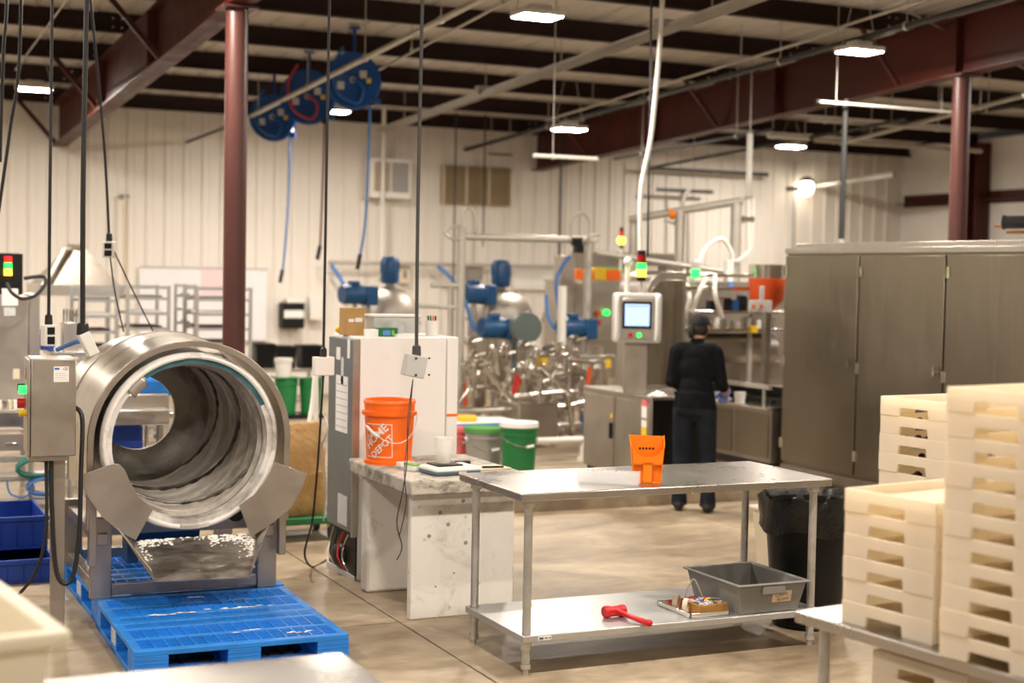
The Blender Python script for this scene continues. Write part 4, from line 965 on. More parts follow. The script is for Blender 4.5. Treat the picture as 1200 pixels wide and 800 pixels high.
# cords dangling behind the drum by the refrigerator back
pts = [AY(379, 440, 8.80), AY(374, 520, 8.95), AY(371, 560, 9.0), AY(366, 610, 9.0), AY(357, 648, 9.0), G(366, 664, .01), G(382, 656, .01)]
o = MB().tube(cat_rom(pts, 6), .007, 8).build('extension_lead', 'black_rubber'); tag(o, 'green-black lead trailing from the white box to the floor', 'cord')
pts = [AY(377, 440, 8.82), AY(378, 480, 8.9), AY(384, 500, 8.7), AY(376, 530, 8.8), AY(382, 575, 8.8), AY(379, 610, 8.8)]
o = MB().tube(cat_rom(pts, 6), .005, 8).build('extension_lead', 'grey_box'); tag(o, 'pale grey lead hanging along the refrigerator back', 'cord')
# ================================================================ foreground tables and trays
def steel_table(x0, x1, y0, y1, z, lab, shelf=.2, rot=0.):
    a, b = (x1-x0)/2, (y1-y0)/2; th_ = math.radians(rot); co, si = math.cos(th_), math.sin(th_)
    T = thing('prep_table', lab, 'table', (x0+co*a+si*b, y1+si*a-co*b, 0), rz=th_)     # turned about its far left corner
    MB().box(-a, a, -b, b, z-.045, z).build('tabletop', 'table_steel', T, bevel=.008)
    MB().box(-a+.04, a-.04, -b+.04, b-.04, shelf-.035, shelf).build('undershelf', 'galv_shelf', T, bevel=.004)
    for sx in (-1, 1):
        for sy in (-1, 1):
            lg = MB().cyl((sx*(a-.08), sy*(b-.08), .03), (sx*(a-.08), sy*(b-.08), z-.045), .021, 18).build('leg', 'galv', T)
            MB().lathe([(.026, .06), (.026, .02), (.014, .018), (.014, 0), (0, 0)], 16, c=(sx*(a-.08), sy*(b-.08), 0)).build('foot', 'conduit', lg)
    return T
steel_table(3.205, 4.0, 2.3, 4.44, .75, 'stainless prep table carrying two stacks of cream trays', rot=6.5)
steel_table(.0, 1.49, 2.9, 4.45, .75, 'bare stainless prep table with a cream tote on it')
TRW, TRL, TRH = .60, .40, .0790                       # x, y, z of one tray
def tray_mesh():
    mb = MB(); a, b, h, t_ = TRW/2, TRL/2, TRH, .012
    lip = .0005
    def side(p0, p1, nx):                              # wall from p0 to p1 with a notch cut in its lower edge
        d = (Vector(p1)-Vector(p0)); Ln = d.length; d.normalize(); nv = Vector(nx)
        n0, n1, nh = Ln*.27, Ln*.68, .037
        poly = [(0, 0), (n0, 0), (n0+.006, nh), (n1-.006, nh), (n1, 0), (Ln, 0), (Ln, h-lip), (0, h-lip)]
        mb.prism(poly, t_, lambda s, z, q: Vector(p0)+d*s+Vector((0, 0, z))+nv*q)
    side((-a, b, 0), (-a, -b, 0), (1, 0, 0)); side((a, -b, 0), (a, b, 0), (-1, 0, 0))
    side((-a+t_, -b, 0), (a-t_, -b, 0), (0, 1, 0)); side((a-t_, b, 0), (-a+t_, b, 0), (0, -1, 0))
    mb.box(-a+t_, a-t_, -b+t_, b-t_, .040, .044)
    for sx in ():
        for sy in (-1, 1): mb.box(sx*a-(.03 if sx > 0 else 0), sx*a+(.03 if sx < 0 else 0), sy*b-(.03 if sy > 0 else 0), sy*b+(.03 if sy < 0 else 0), h-.02, h-lip)
    return mb
tray_src = None
TRAYG = 'cream slotted plastic trays in stacks'
def tray(x, y, z, lab, rz=0.):
    global tray_src
    if tray_src is None:
        tray_src = tray_mesh().build('slotted_tray', 'cream', loc=(x, y, z), bevel=.0025); o = tray_src
    else:
        o = tray_src.copy(); COL.objects.link(o); o.location = (x, y, z)
    o.rotation_euler.z = rz; return tag(o, lab, 'tray', TRAYG)
NUM = ['bottom', 'second', 'third', 'fourth', 'fifth', 'sixth', 'seventh', 'eighth', 'ninth', 'tenth', 'eleventh', 'twelfth', 'thirteenth', 'fourteenth', 'fifteenth', 'sixteenth', 'seventeenth']
s1 = G(985, 728, .75); s2 = G(1097, 768, .75)
TH = math.radians(9.8)
def corner(x, y): return x+math.cos(TH)*TRW/2+math.sin(TH)*TRL/2, y+math.sin(TH)*TRW/2-math.cos(TH)*TRL/2
cx, cy = corner(3.262, 4.235)
for k in range(6): tray(cx+random.uniform(-.003, .003), cy, .75+k*TRH, 'cream slotted plastic tray, %s of the low stack on the prep table' % (NUM[k] if k < 5 else 'topmost'), TH+random.uniform(-.004, .004))
cx, cy = corner(3.262, 3.731)
for k in range(11): tray(cx+random.uniform(-.003, .003), cy, .75+k*TRH, 'cream slotted plastic tray, %s of the tall stack on the prep table' % (NUM[k] if k < 10 else 'topmost'), TH+random.uniform(-.004, .004))
cx, cy = corner(3.31, 4.12)
for k in range(6): tray(cx, cy, .20+k*TRH, 'cream slotted plastic tray, %s of the stack on the undershelf' % (NUM[k] if k < 5 else 'topmost'), TH)
o = MB().box(-.006, .0, -.02, .02, -.02, .02).build('green_sticker', 'green_light'); bpy.data.objects.remove(o)
ux, uy = 4.11, 5.12
D_ = thing('tray_dolly', 'low wheeled dolly under the trays standing on the floor', 'dolly', (ux+TRW/2, uy-TRL/2, 0))
MB().box(-.3, .3, -.2, .2, .09, .12).build('platform', 'white_plastic', D_, bevel=.006)
for sx in (-.24, .24):
    for sy in (-.15, .15): MB().cyl((sx-.015, sy, .045), (sx+.015, sy, .045), .045, 16).build('caster', 'black_rubber', D_)
for k in range(17):
    o = tray(ux+TRW/2+random.uniform(-.004, .004), uy-TRL/2, .121+k*TRH, 'cream slotted plastic tray holding dark sweets, %s of the floor dolly stack' % (NUM[k] if k < 16 else 'topmost'), TH*.6+random.uniform(-.006, .006))
tz = .133+16*TRH
# dark sweets in the floor-dolly trays
for k in (12, 13, 14, 15):
    mb = MB()
    for j in range(46):
        mb.sphere((random.uniform(-.26, .24), random.uniform(-.16, .16), .0575), (.016, .014, .012), 7, 5)
    o = mb.build('dark_sweets', 'dark_food', loc=(ux+TRW/2, uy-TRL/2, .121+k*TRH)); tag(o, 'dark sweets lying in the %s tray of the floor dolly stack' % NUM[k], 'sweets', kind='stuff')
# cream tote in the corner
T = thing('cream_tote', 'large cream plastic tote with a broad rim on the bare prep table', 'tote', (.155, 3.84, .75), rz=math.radians(8))
a_, b_, h_ = .30, .30, .35
R_ = [ring(a_-.05, b_-.05, 0), ring(a_-.005, b_-.005, h_-.04), ring(a_+.03, b_+.03, h_-.035), ring(a_+.03, b_+.03, h_), ring(a_-.012, b_-.012, h_), ring(a_-.06, b_-.06, .01)]
mb = MB(); mb.add([p for q in R_ for p in q], [(j*4+i, j*4+(i+1) % 4, (j+1)*4+(i+1) % 4, (j+1)*4+i) for j in range(5) for i in range(4)]+[(3, 2, 1, 0), (20, 21, 22, 23)])
mb.build('body', 'cream_tote', T, bevel=.012, seg=3)
MB().box(-a_*.5, a_*.5, -b_-.032, -b_-.02, h_-.09, h_-.03).build('hand_hold', 'cream_tote', T, bevel=.008)
# ================================================================ tall stainless cabinets
CX = 8.2
T = thing('steel_cabinet', 'row of tall brushed stainless cabinets with hinged doors', 'cabinet', (CX, 9.4, 0))
ys = [11.63-9.4-k*1.105 for k in range(5)]
MB().box(.02, 1.35, ys[-1]-.02, ys[0]+.01, .10, 2.235).build('carcass', 'cabinet_steel', T)
MB().box(-.005, 1.37, ys[-1]-.03, ys[0]+.02, 2.19, 2.24).build('cornice', 'steel', T, bevel=.004)
MB().box(.06, 1.3, ys[-1]-.02, ys[0]-.06, 2.241, 2.285).build('roof_cap', 'steel', T, bevel=.004)
MB().box(.03, 1.3, ys[-1]-.02, ys[0], .0, .10).build('plinth', 'dust_dark', T)
MB().box(-.006, .02, ys[-1], ys[0]+.01, .13, .22).build('base_rail', 'steel_dull', T, bevel=.003)
for k in range(4):
    y1, y0 = ys[k], ys[k+1]
    d = MB().box(-.016, .018, y0+.012, y1-.012, .25, 2.17).build('door', 'cabinet_steel', T, bevel=.004)
    for z in (2.03, 1.19, .42):
        MB().box(-.026, -.014, y1-.05, y1-.015, z-.045, z+.045).cyl((-.03, y1-.01, z-.045), (-.03, y1-.01, z+.045), .009, 8).build('hinge', 'steel_bright', d)
    MB().cyl((-.016, y0+.07, 1.22), (-.045, y0+.07, 1.22), .012, 10).box(-.055, -.043, y0+.055, y0+.085, 1.19, 1.27).build('latch', 'steel_bright', d)
q = AX(1177, 250, 8.75)
o = MB().cyl((0, 0, 0), (.5, -1.2, .0), .055, 18).cyl((-.006, .008, 0), (.01, -.013, 0), .06, 18).build('black_tube', 'black_rubber', loc=(q.x, q.y, 2.45)); tag(o, 'thick black foam tube lying above the steel cabinets', 'tube')
for k, (u, v) in enumerate(((1166, 265), (1174, 272))):
    o = MB().cyl((0, 0, 0), (.5, -1.2, .015), .014, 8).build('bamboo_pole', 'bamboo', loc=(8.75+.05*k, AX(u, v, 8.75).y, AX(u, v, 8.75).z)); tag(o, ('upper', 'lower')[k]+' thin brown pole lying on the wire rack over the cabinets', 'pole', 'poles on the cabinet roof')
T = thing('wire_rack', 'black bent wire rack standing on the cabinet roof', 'rack', (8.72, 9.15, 2.286))
for k in range(3):
    MB().tube(cat_rom([(0, -.05-.3*k, 0), (0, -.05-.3*k, .05), (.03, -.1-.3*k, .062), (.1, -.24-.3*k, .058), (.2, -.3-.3*k, .05)], 4), .012, 8).build('wire', 'black_rubber', T)
MB().box(.02, .5, -1.3, -.1, 0, .05).build('black_mat', 'black_rubber', T, bevel=.01)
# ================================================================ wrapping line: counter, panel, hood
ZA = .93
ca = AY(765, 465, 11.08); AXx = ca.x; yA1 = AX(685, 451, AXx).y
T = thing('machine_cabinet', 'waist-high stainless machine cabinet with caution stickers', 'machine', (AXx, 11.08, PAD))
L_ = yA1-11.08; zt = ca.z-PAD
MB().box(0, .62, 0, L_, .06, zt-.02).build('body', 'steel_dull', T, bevel=.004)
MB().box(-.012, .64, -.012, L_+.02, zt-.02, zt).build('worktop', 'steel', T, bevel=.004)
MB().box(.03, .6, .03, L_-.03, 0, .06).build('plinth', 'dust_dark', T)
for (f0, f1) in ((.03, .50), (.53, .97)):
    d = MB().box(-.010, .002, L_*f0, L_*f1, .10, zt-.06).build('door', 'steel_dull', T, bevel=.003)
MB().box(-.03, -.01, L_*.545, L_*.57, .36, .50).build('handle', 'black_plastic', T)
MB().cyl((-.011, L_*.56, .56), (-.014, L_*.56, .56), .022, 14).build('yellow_dot', 'yellow', T)
for (z0, z1, m_) in ((.60, .70, 'paper'), (.70, .755, 'pinkred'), (.52, .58, 'paper'), (.42, .52, 'yellow')):
    MB().box(-.0125, -.0105, L_*.06, L_*.13, z0, z1).build('caution_sticker', m_, T)
MB().box(.0, .62, -.006, .0, .08, zt-.03).build('end_panel', 'black_plastic', T)
# pillar, operator panel, stack light
AT = PAD+zt
pp = AY(744, 450, 11.45)
T = thing('operator_panel', 'grey operator panel with a glowing screen on a steel pillar', 'control panel', (pp.x, 11.45, AT), rz=math.radians(-27))
hz_ = 1.47-AT
MB().box(-.10, .10, -.05, .10, 0, AY(744, 400, 11.45).z-AT).build('pillar', 'steel_dull', T, bevel=.003)
z0 = AY(744, 402, 11.3).z-AT; z1 = AY(744, 343, 11.3).z-AT; W2 = .215
MB().box(-W2, W2, -.15, -.02, z0, z1).build('case', 'grey_box', T, bevel=.03, seg=4)
MB().box(-.135, .135, -.158, -.149, z0+.03, z1-.05).build('face_plate', 'steel_dull', T, bevel=.004)
sc = MB().box(-.128, .125, -.166, -.157, z0+.125, z1-.075).build('screen_bezel', 'screen_dark', T, bevel=.004)
MB().box(-.108, .105, -.1685, -.1655, z0+.15, z1-.098).build('screen', 'screen', sc)
MB().box(-.10, .097, -.1695, -.1688, z1-.118, z1-.113).build('screen_line', 'light_blue', sc)
for s in (-1, 1):
    MB().tube(cat_rom([(s*.175, -.15, z0+.03), (s*.175, -.185, z0+.06), (s*.175, -.185, z1-.06), (s*.175, -.15, z1-.03)], 5), .022, 10).build('handle', 'white_plastic', T)
MB().cyl((-.055, -.157, z0+.07), (-.055, -.18, z0+.07), .02, 14).build('stop_button', 'red', T)
MB().cyl((.02, -.157, z0+.07), (.02, -.175, z0+.07), .02, 14).build('start_button', 'led_green', T)
st = MB().cyl((.03, -.08, z1), (.03, -.08, z1+.10), .013, 10).build('stack_light_pole', 'grey_box', T)
for (a0, a1, r, m_) in ((.10, .14, .04, 'black_plastic'), (.14, .20, .042, 'led_amber'), (.20, .26, .042, 'led_green'), (.26, .33, .04, 'red_lens'), (.33, .37, .036, 'black_plastic')):
    MB().lathe([(0, z1+a0), (r, z1+a0), (r, z1+a1), (0, z1+a1)], 16, c=(.03, -.08, 0)).build('stack_light', m_, st)
MB().cyl((-.09, -.08, z1-.01), (-.09, -.08, z1+.25), .024, 12).sphere((-.09, -.08, z1+.27), .04, 12, 8).build('cable_post', 'white_plastic', T)
cp = [AY(752, 345, 11.55), AY(750, 260, 11.55), AY(752, 215, 11.55), AY(762, 165, 11.55), AY(769, 100, 11.55), AY(775, 25, 11.55)]; cp.append(Vector((cp[-1].x+.01, 11.55, deck(11.55)-.02)))
o = MB().tube(cat_rom(cp, 6), .021, 10).build('flexible_conduit', 'white_pipe'); tag(o, 'white flexible conduit dropping from the roof to the operator panel', 'conduit')
cp = [AY(759, 300, 11.6), AY(760, 225, 11.6), AY(762, 120, 11.6), AY(763, 20, 11.6)]; cp.append(Vector((cp[-1].x, 11.6, deck(11.6)-.02)))
o = MB().tube(cat_rom(cp, 6), .010, 8).build('black_drop_cable', 'black_rubber'); tag(o, 'thin black cable dropping beside the white flexible conduit', 'cable')
# hood enclosure with a rounded shoulder
x0, x1, z0, z1 = RC(757, 803, 318, 452, 11.95)
T = thing('machine_hood', 'tall stainless machine hood with rounded shoulder behind the worker', 'machine', (x0, 11.95, AT+.001))
w_, h_ = x1-x0, z1-AT; r_ = .22
pl = [(0, 0), (w_, 0), (w_, h_)]+[(r_-r_*math.sin(PI/2*i/8), h_-r_+r_*math.cos(PI/2*i/8)) for i in range(9)]
MB().prism(pl, .55, lambda a, b, t: Vector((a, t, b))).build('shell', 'steel_dull', T, bevel=.006)
MB().prism([(a*.86+.02, b*.9+.03) for a, b in pl], .01, lambda a, b, t: Vector((a, -.012+t, b))).build('side_cover', 'cabinet_steel', T, bevel=.003)
MB().box(w_*.4, w_*.62, .1, .4, h_, h_+.05).build('exhaust_stub', 'steel_bright', T)
# counter B with trays, running to the cabinets
BX = 8.1; b0 = AX(832, 467, BX); b1 = AX(918, 480, BX)
T = thing('packing_counter', 'long dark steel packing counter running up to the tall cabinets', 'counter', (BX, 11.70, PAD))
lb_ = 13.6-11.70; zb_ = b0.z-PAD
MB().box(.03, .7, 0, lb_, .08, zb_-.03).build('body', 'steel_dull', T)
MB().box(-.03, .72, 0, lb_, zb_-.03, zb_).build('worktop', 'steel_bright', T, bevel=.004)
for f in (.02, .35, .68): MB().box(.018, .03, lb_*f, lb_*(f+.30), .12, zb_-.07).build('front_panel', 'cabinet_steel', T, bevel=.003)
MB().box(.05, .65, .05, lb_-.05, 0, .08).build('plinth', 'dust_dark', T)
zc = PAD+zb_
MB().box(.46, .48, .1, lb_-.1, zb_, zb_+.15).build('guide_rail', 'black_plastic', T)
MB().box(-.01, .03, .0, lb_*.8, zb_+.17, zb_+.21).build('front_rail', 'conduit', T)
for f in (.05, .4, .75): MB().box(.0, .02, lb_*f, lb_*f+.02, zb_, zb_+.17).build('rail_post', 'conduit', T)
for k in range(7):
    o = MB().box(-.10, .10, -.09, .09, 0, .045).box(-.09, .09, -.08, .08, .045, .05).build('product_tray', 'black_plastic', loc=(BX+.33, 11.85+k*.24, zc), bevel=.004); tag(o, 'black shallow product tray on the packing counter, %s in the row from the cabinets' % ('nearest', 'second', 'third', 'fourth', 'fifth', 'sixth', 'last')[k], 'tray', 'black product trays on the counter')
def cup(x, y, z, lab, r=.05, h=.085):
    T = thing('paper_cup', lab, 'cup', (x, y, z)); MB().lathe([(0, 0), (r*.75, 0), (r, h), (r*.92, h), (r*.7, .006), (0, .006)], 20).build('wall', 'white_plastic', T)
    MB().lathe([(r*.97, h-.004), (r*1.05, h), (r*.97, h+.004)], 20).build('rolled_rim', 'white_plastic', T)
p = AX(867, 470, BX+.06); cup(p.x, p.y, zc, 'white cup on the counter edge beside the worker', .06, .10)
def cloth(p, lab, s=1., m_='paper'):
    mb = MB(); n, m = 18, 7; vs = [(0, 0, .07*s)]
    for j in range(1, m+1):
        for i in range(n): t = 2*PI*i/n; r = .12*s*j/m*random.uniform(.8, 1.2); vs.append((r*math.cos(t)*1.2, r*math.sin(t), max(.004, .07*s*(1-(j/m)**1.5)+random.uniform(-.014, .014)*s) if j < m else .001))
    mb.add(vs, [(0, 1+i, 1+(i+1) % n) for i in range(n)]+[(1+(j-1)*n+i, 1+j*n+i, 1+j*n+(i+1) % n, 1+(j-1)*n+(i+1) % n) for j in range(1, m) for i in range(n)])
    o = mb.build('crumpled_cloth', m_, loc=p); tag(o, lab, 'cloth')
p = AX(842, 466, BX+.08); cloth((p.x, p.y, zc), 'crumpled white cloth on the counter by the gloved hand')
p = AY(771, 463, 11.2); cloth((p.x, 11.2, AT), 'crumpled white cloth on the machine cabinet corner', .6)
p = AY(800, 462, 11.22); o = MB().box(-.06, .06, -.05, .05, 0, .03).build('small_black_tray', 'black_plastic', loc=(p.x, 11.22, AT), bevel=.004); tag(o, 'small black tray on the machine cabinet', 'tray')
# machinery on and above counter B: trough, rails, hopper, pipe frame
def px_cyl_x(name, m_, u0, u1, v0, v1, Y, parent=None):
    x0, x1, z0, z1 = RC(u0, u1, v0, v1, Y); r = (z1-z0)/2; o = parent.location if parent else Vector((0, 0, 0))
    return MB().cyl((x0-o.x, Y-o.y, z0+r-o.z), (x1-o.x, Y-o.y, z0+r-o.z), r, 28).build(name, m_, parent)
T = thing('wrapping_machine', 'stainless wrapping machine with trough, rails and orange hopper on the counter', 'machine', (BX+.5, 13.0, zc))
def pbox(name, m_, u0, u1, v0, v1, Y, dep, par=None, bev=.004):
    par = par or T; base = par if par.parent is None else par.parent
    x0, x1, z0, z1 = RC(u0, u1, v0, v1, Y); o = base.location; z0 = max(z0, zc+.001)
    return MB().box(x0-o.x, x1-o.x, Y-o.y, Y-o.y+dep, z0-o.z, z1-o.z).build(name, m_, par, bevel=bev)
px_cyl_x('trough', 'steel_dull', 806, 902, 390, 428, 13.0, T)
pbox('trough_base', 'steel_dull', 815, 925, 424, 446, 12.9, .5)
pbox('back_plate', 'steel_dull', 800, 925, 330, 452, 13.6, .06)
pbox('rail', 'steel_bright', 800, 880, 320.5, 324.5, 12.6, .05); pbox('rail', 'steel_bright', 800, 880, 335.5, 340, 12.5, .05)
pbox('lower_shelf', 'steel_bright', 800, 925, 385, 389, 12.7, .4); pbox('upper_shelf', 'steel_bright', 800, 925, 364, 368, 12.7, .4)
for u in (802, 880): pbox('post', 'conduit', u-2, u+2, 320, 452, 12.75, .04)
for k in range(13): pbox('nozzle', ('steel_bright', 'white_plastic', 'steel_dull')[k % 3], 806+k*8.2, 810.5+k*8.2, 371+(k % 4)*2, 385, 12.72, .05)
for k in range(8): pbox('valve_block', ('black_plastic', 'steel_dull', 'black_plastic', 'blue_motor')[k % 4], 832+k*9, 839+k*9, 352-(k*5) % 7, 364, 12.72, .08)
pbox('yellow_knob', 'yellow', 880, 888, 382, 390, 12.68, .06)
pbox('green_part', 'green', 897, 903, 366, 380, 12.66, .05)
pbox('blue_bottle', 'light_blue', 901, 904, 386, 402, 12.64, .04)
for k, pts in enumerate((((806, 335, 12.7), (815, 320, 12.6), (826, 292, 12.6), (846, 280, 12.6), (858, 300, 12.6), (853, 322, 12.6)), ((838, 322, 12.5), (838, 345, 12.4), (846, 372, 12.5)), ((812, 365, 12.6), (818, 345, 12.5), (828, 325, 12.5)), ((803, 372, 12.6), (808, 350, 12.5), (805, 333, 12.6)))):
    MB().tube([AY(*q)-T.location for q in cat_rom(pts, 5)] if False else [q-T.location for q in cat_rom([AY(*q) for q in pts], 5)], .022, 8).build('white_hose', 'white_pipe', T)
pbox('actuator', 'white_plastic', 853, 860, 305, 330, 12.6, .08); pbox('blue_fitting', 'light_blue', 856, 860, 330, 338, 12.58, .05)
# glowing stack light on the wrapping machine
e = AY(815, 318, 12.6)-T.location
sl = MB().lathe([(0, -.06), (.04, -.06), (.045, .02), (0, .02)], 14, c=e).build('beacon', 'led_green', T)
MB().lathe([(0, .02), (.05, .02), (.05, .09), (.02, .12), (0, .12)], 14, c=e).build('beacon_cap', 'grey_box', T)
# orange hopper
x0, x1, z0, z1 = RC(881, 917, 310, 327, 12.35); xc, r = (x0+x1)/2, (x1-x0)/2
zz = [AY(899, v, 12.35).z for v in (366, 352, 326, 310)]
hp_ = MB().lathe([(r*.25, zz[0]-T.location.z), (r*.9, zz[1]-T.location.z), (r*1.02, zz[2]-T.location.z), (r*.96, zz[2]-T.location.z)], 26, c=(xc-T.location.x, 12.35-T.location.y, 0)).build('hopper', 'orange_dark', T)
MB().lathe([(r*.95, zz[2]-T.location.z-.01), (r*.98, zz[3]-T.location.z), (r*.93, zz[3]-T.location.z), (r*.9, zz[2]-T.location.z)], 26, c=(xc-T.location.x, 12.35-T.location.y, 0)).build('hopper_collar', 'steel_bright', T)
pbox('hopper_bracket', 'grey_box', 878, 905, 352, 366, 12.05, .02); pbox('hopper_bracket', 'grey_box', 891, 896, 335, 352, 12.05, .02)
for u in (883, 892): q = AY(u, 359, 12.045)-T.location; MB().cyl(q, q+Vector((0, -.006, 0)), .02, 12).build('hole', 'orange_dark', T)
pbox('hopper_post', 'steel_dull', 896, 903, 366, 452, 12.3, .06)
# pipe frame over the machine
T = thing('pipe_gantry', 'tilted pale pipe frame with hoses over the wrapping machine', 'frame', (AY(797, 330, 13.7).x, 13.7, PAD))
def ptube(pts, r, m_, name, par=None):
    par = par or T; return MB().tube([Vector(p)-par.location for p in pts], r, 10).build(name, m_, par)
def down(u, v, Y, base=PAD): p = AY(u, v, Y); return [p, Vector((p.x, p.y, base))]
ptube([AY(738, 257, 14.6), AY(797, 247, 14.2), AY(870, 235, 13.7)], .045, 'conduit', 'top_bar')
ptube(down(797, 248, 14.2), .055, 'conduit', 'post'); ptube(down(863, 238, 13.75), .06, 'conduit', 'post'); ptube(down(742, 258, 14.6), .04, 'conduit', 'post')
ptube([AY(877, 234, 13.75), AY(877, 300, 13.75)], .03, 'white_pipe', 'drop'); ptube([AY(863, 257, 13.75), AY(882, 257, 13.75)], .04, 'steel_bright', 'collar')
ptube(cat_rom([AY(883, 232, 13.75), AY(881, 285, 13.75), AY(880, 292, 13.75), AY(866, 305, 13.7), AY(858, 306, 13.6)], 5), .025, 'white_pipe', 'bent_pipe')
ptube(cat_rom([AY(800, 248, 14.2), AY(802, 230, 14.2), AY(809, 221, 14.2)], 5), .02, 'conduit', 'hose')
ptube([AY(778, 258, 14.3), AY(800, 264, 14.2)], .02, 'conduit', 'brace')
ptube([AY(784, 251, 14.28), AY(793, 249.5, 14.24)], .06, 'orange2', 'orange_clamp')
ptube([AY(752, 259, 14.5), AY(754, 300, 14.5)], .03, 'white_pipe', 'hose'); ptube([AY(806, 250, 14.1), AY(806, 320, 14.1)], .02, 'conduit', 'hose')
ptube([AY(700, 296, 14.4), AY(850, 318, 13.9)], .03, 'conduit', 'lower_bar')
# ================================================================ the worker
def make_person(loc, rz):
    T = thing('person', 'person in dark cap, dark work clothes and blue gloves standing at the counter', 'person', loc, rz)
    b = MB()
    def limb(pts, rs, n=14):
        for p, r in zip(pts, rs): b.sphere(p, r*.99, 14, 10)
        b.tube(pts, rs, n)
    # legs: hip, knee, ankle
    limb([(-.09, 0, .86), (-.105, .02, .47), (-.11, -.02, .10)], [.098, .075, .06])
    limb([(.09, 0, .86), (.115, .01, .47), (.135, -.06, .10)], [.098, .075, .06])
    for s, y in ((-1, -.02), (1, -.06)):               # trouser hems and shoes
        x = -.11 if s < 0 else .135
        b.tube([(x, y, .17), (x, y, .05)], [.062, .072], 14)
        b.sphere((x+s*.01, y+.07, .045), (.048, .125, .045), 16, 8); b.sphere((x, y-.03, .05), (.042, .06, .05), 14, 8)
    b.sphere((0, -.01, .88), (.165, .115, .13), 20, 12)
    b.sphere((0, .0, 1.02), (.15, .105, .16), 20, 12)
    b.sphere((0, .02, 1.20), (.165, .115, .19), 20, 12)
    b.sphere((0, .02, 1.30), (.17, .10, .11), 20, 12)
    limb([(-.13, .01, 1.345), (.13, .01, 1.345)], [.07, .07])
    limb([(0, .02, 1.36), (.005, .055, 1.45)], [.062, .054])
    # shirt tail
    b.lathe([(.165, .80), (.178, .90), (.165, 1.0)], 20, M=Matrix.Diagonal((1, .72, 1, 1)))
    # left arm, bent in front; right arm reaching forward to the counter
    limb([(-.165, .01, 1.33), (-.20, -.02, 1.08), (-.13, .20, 1.0)], [.064, .054, .04])
    limb([(.165, .01, 1.33), (.215, .02, 1.08), (.225, .25, .985)], [.064, .054, .04])
    # head
    b.sphere((.015, .095, 1.535), (.074, .092, .108), 20, 14); b.sphere((.02, .135, 1.485), (.05, .055, .05), 14, 8)
    b.sphere((.035, .188, 1.52), (.012, .018, .018), 10, 6)
    for s in (-1, 1): b.sphere((.015+s*.074, .085, 1.53), (.012, .02, .03), 10, 6)
    me = b.mesh('body'); o = bpy.data.objects.new('body', me); COL.objects.link(o)
    md = o.modifiers.new('r', 'REMESH'); md.mode = 'VOXEL'; md.voxel_size = .011
    ms = o.modifiers.new('s', 'SMOOTH'); ms.factor = .5; ms.iterations = 3
    bpy.context.view_layer.update()
    m2 = bpy.data.meshes.new_from_object(o.evaluated_get(bpy.context.evaluated_depsgraph_get())); m2.name = 'body'
    bpy.data.objects.remove(o); bpy.data.meshes.remove(me)
    m2.materials.clear()
    for k in ('shirt', 'trousers', 'skin', 'shoe'): m2.materials.append(MT[k])
    for p in m2.polygons:
        c = p.center; p.use_smooth = True
        if c.z > 1.448: i = 2
        elif c.z < .075: i = 3
        elif c.z < .86 and abs(c.x) < .2 and c.y < .16: i = 1
        elif (c.y > .13 and abs(c.x) > .12 and c.z < 1.06): i = 2
        else: i = 0
        p.material_index = i
    bo = bpy.data.objects.new('body', m2); COL.objects.link(bo); bo.parent = T
    # cap with a brim, hair below it
    MB().lathe([(.0, .085), (.045, .075), (.075, .045), (.086, .0), (.086, -.018), (.08, -.018)], 26, c=(.015, .09, 1.575), M=Matrix.Diagonal((.98, 1.16, 1, 1))).build('cap', 'cap_cloth', T)
    mb = MB(); vs = []
    for i in range(13):
        a = PI*i/12; vs += [(.015+.082*math.cos(a), .09+.098*math.sin(a), 1.56), (.03+.078*math.cos(a)*.9, .09+.175*math.sin(a), 1.548)]
    mb.add(vs, [(2*i, 2*i+2, 2*i+3, 2*i+1) for i in range(12)]); mb.build('cap_brim', 'cap_cloth', T, solid=.006)
    MB().sphere((.01, .065, 1.52), (.079, .075, .075), 18, 12).sphere((-.045, .0, 1.50), (.03, .035, .06), 12, 8).build('hair', 'hair', T)
    for s in (-1, 1): MB().sphere((.035+s*.03, .178, 1.545), .011, 10, 6).build('eye', 'paper', T)
    MB().box(.012, .058, .183, .188, 1.468, 1.476).build('mouth', 'pinkred', T)
    # gloved hands: palm, four fingers and a thumb
    for s, w0 in ((-1, Vector((-.13, .20, 1.0))), (1, Vector((.225, .25, .985)))):
        dirn = Vector((-s*.25, .85, -.35)).normalized(); side = Vector((1, 0, 0)); side = (side-dirn*side.dot(dirn)).normalized(); upv = side.cross(dirn)
        gl = MB(); cpt = w0+dirn*.055
        M = Matrix((side, dirn, upv)).transposed().to_4x4()
        gl.sphere(cpt, (.042, .055, .02), 16, 10, M); gl.tube([w0-dirn*.035, w0+dirn*.03], [.041, .034], 14)
        for k in range(4):
            f0 = cpt+dirn*.04+side*(-.03+.02*k); ln = (.06, .072, .068, .052)[k]
            f1 = f0+dirn*ln*.55-upv*.012; f2 = f1+dirn*ln*.4-upv*.03
            gl.tube([f0-dirn*.02, f0, f1, f2], [.009, .0095, .009, .0075], 8); gl.sphere(f2, .0075, 8, 6)
        t0 = cpt-s*side*.036-dirn*.01; t1 = t0-s*side*.022+dirn*.03-upv*.012; t2 = t1+dirn*.03-upv*.014
        gl.tube([t0, t1, t2], [.012, .011, .009], 8); gl.sphere(t2, .009, 8, 6)
        gl.build('glove', 'glove', T)
    MB().box(-.13, -.09, -.13, -.118, .80, .84).build('back_pocket_tab', 'shirt', T)
    return T
make_person((6.62, 10.64, 0), math.radians(-40))
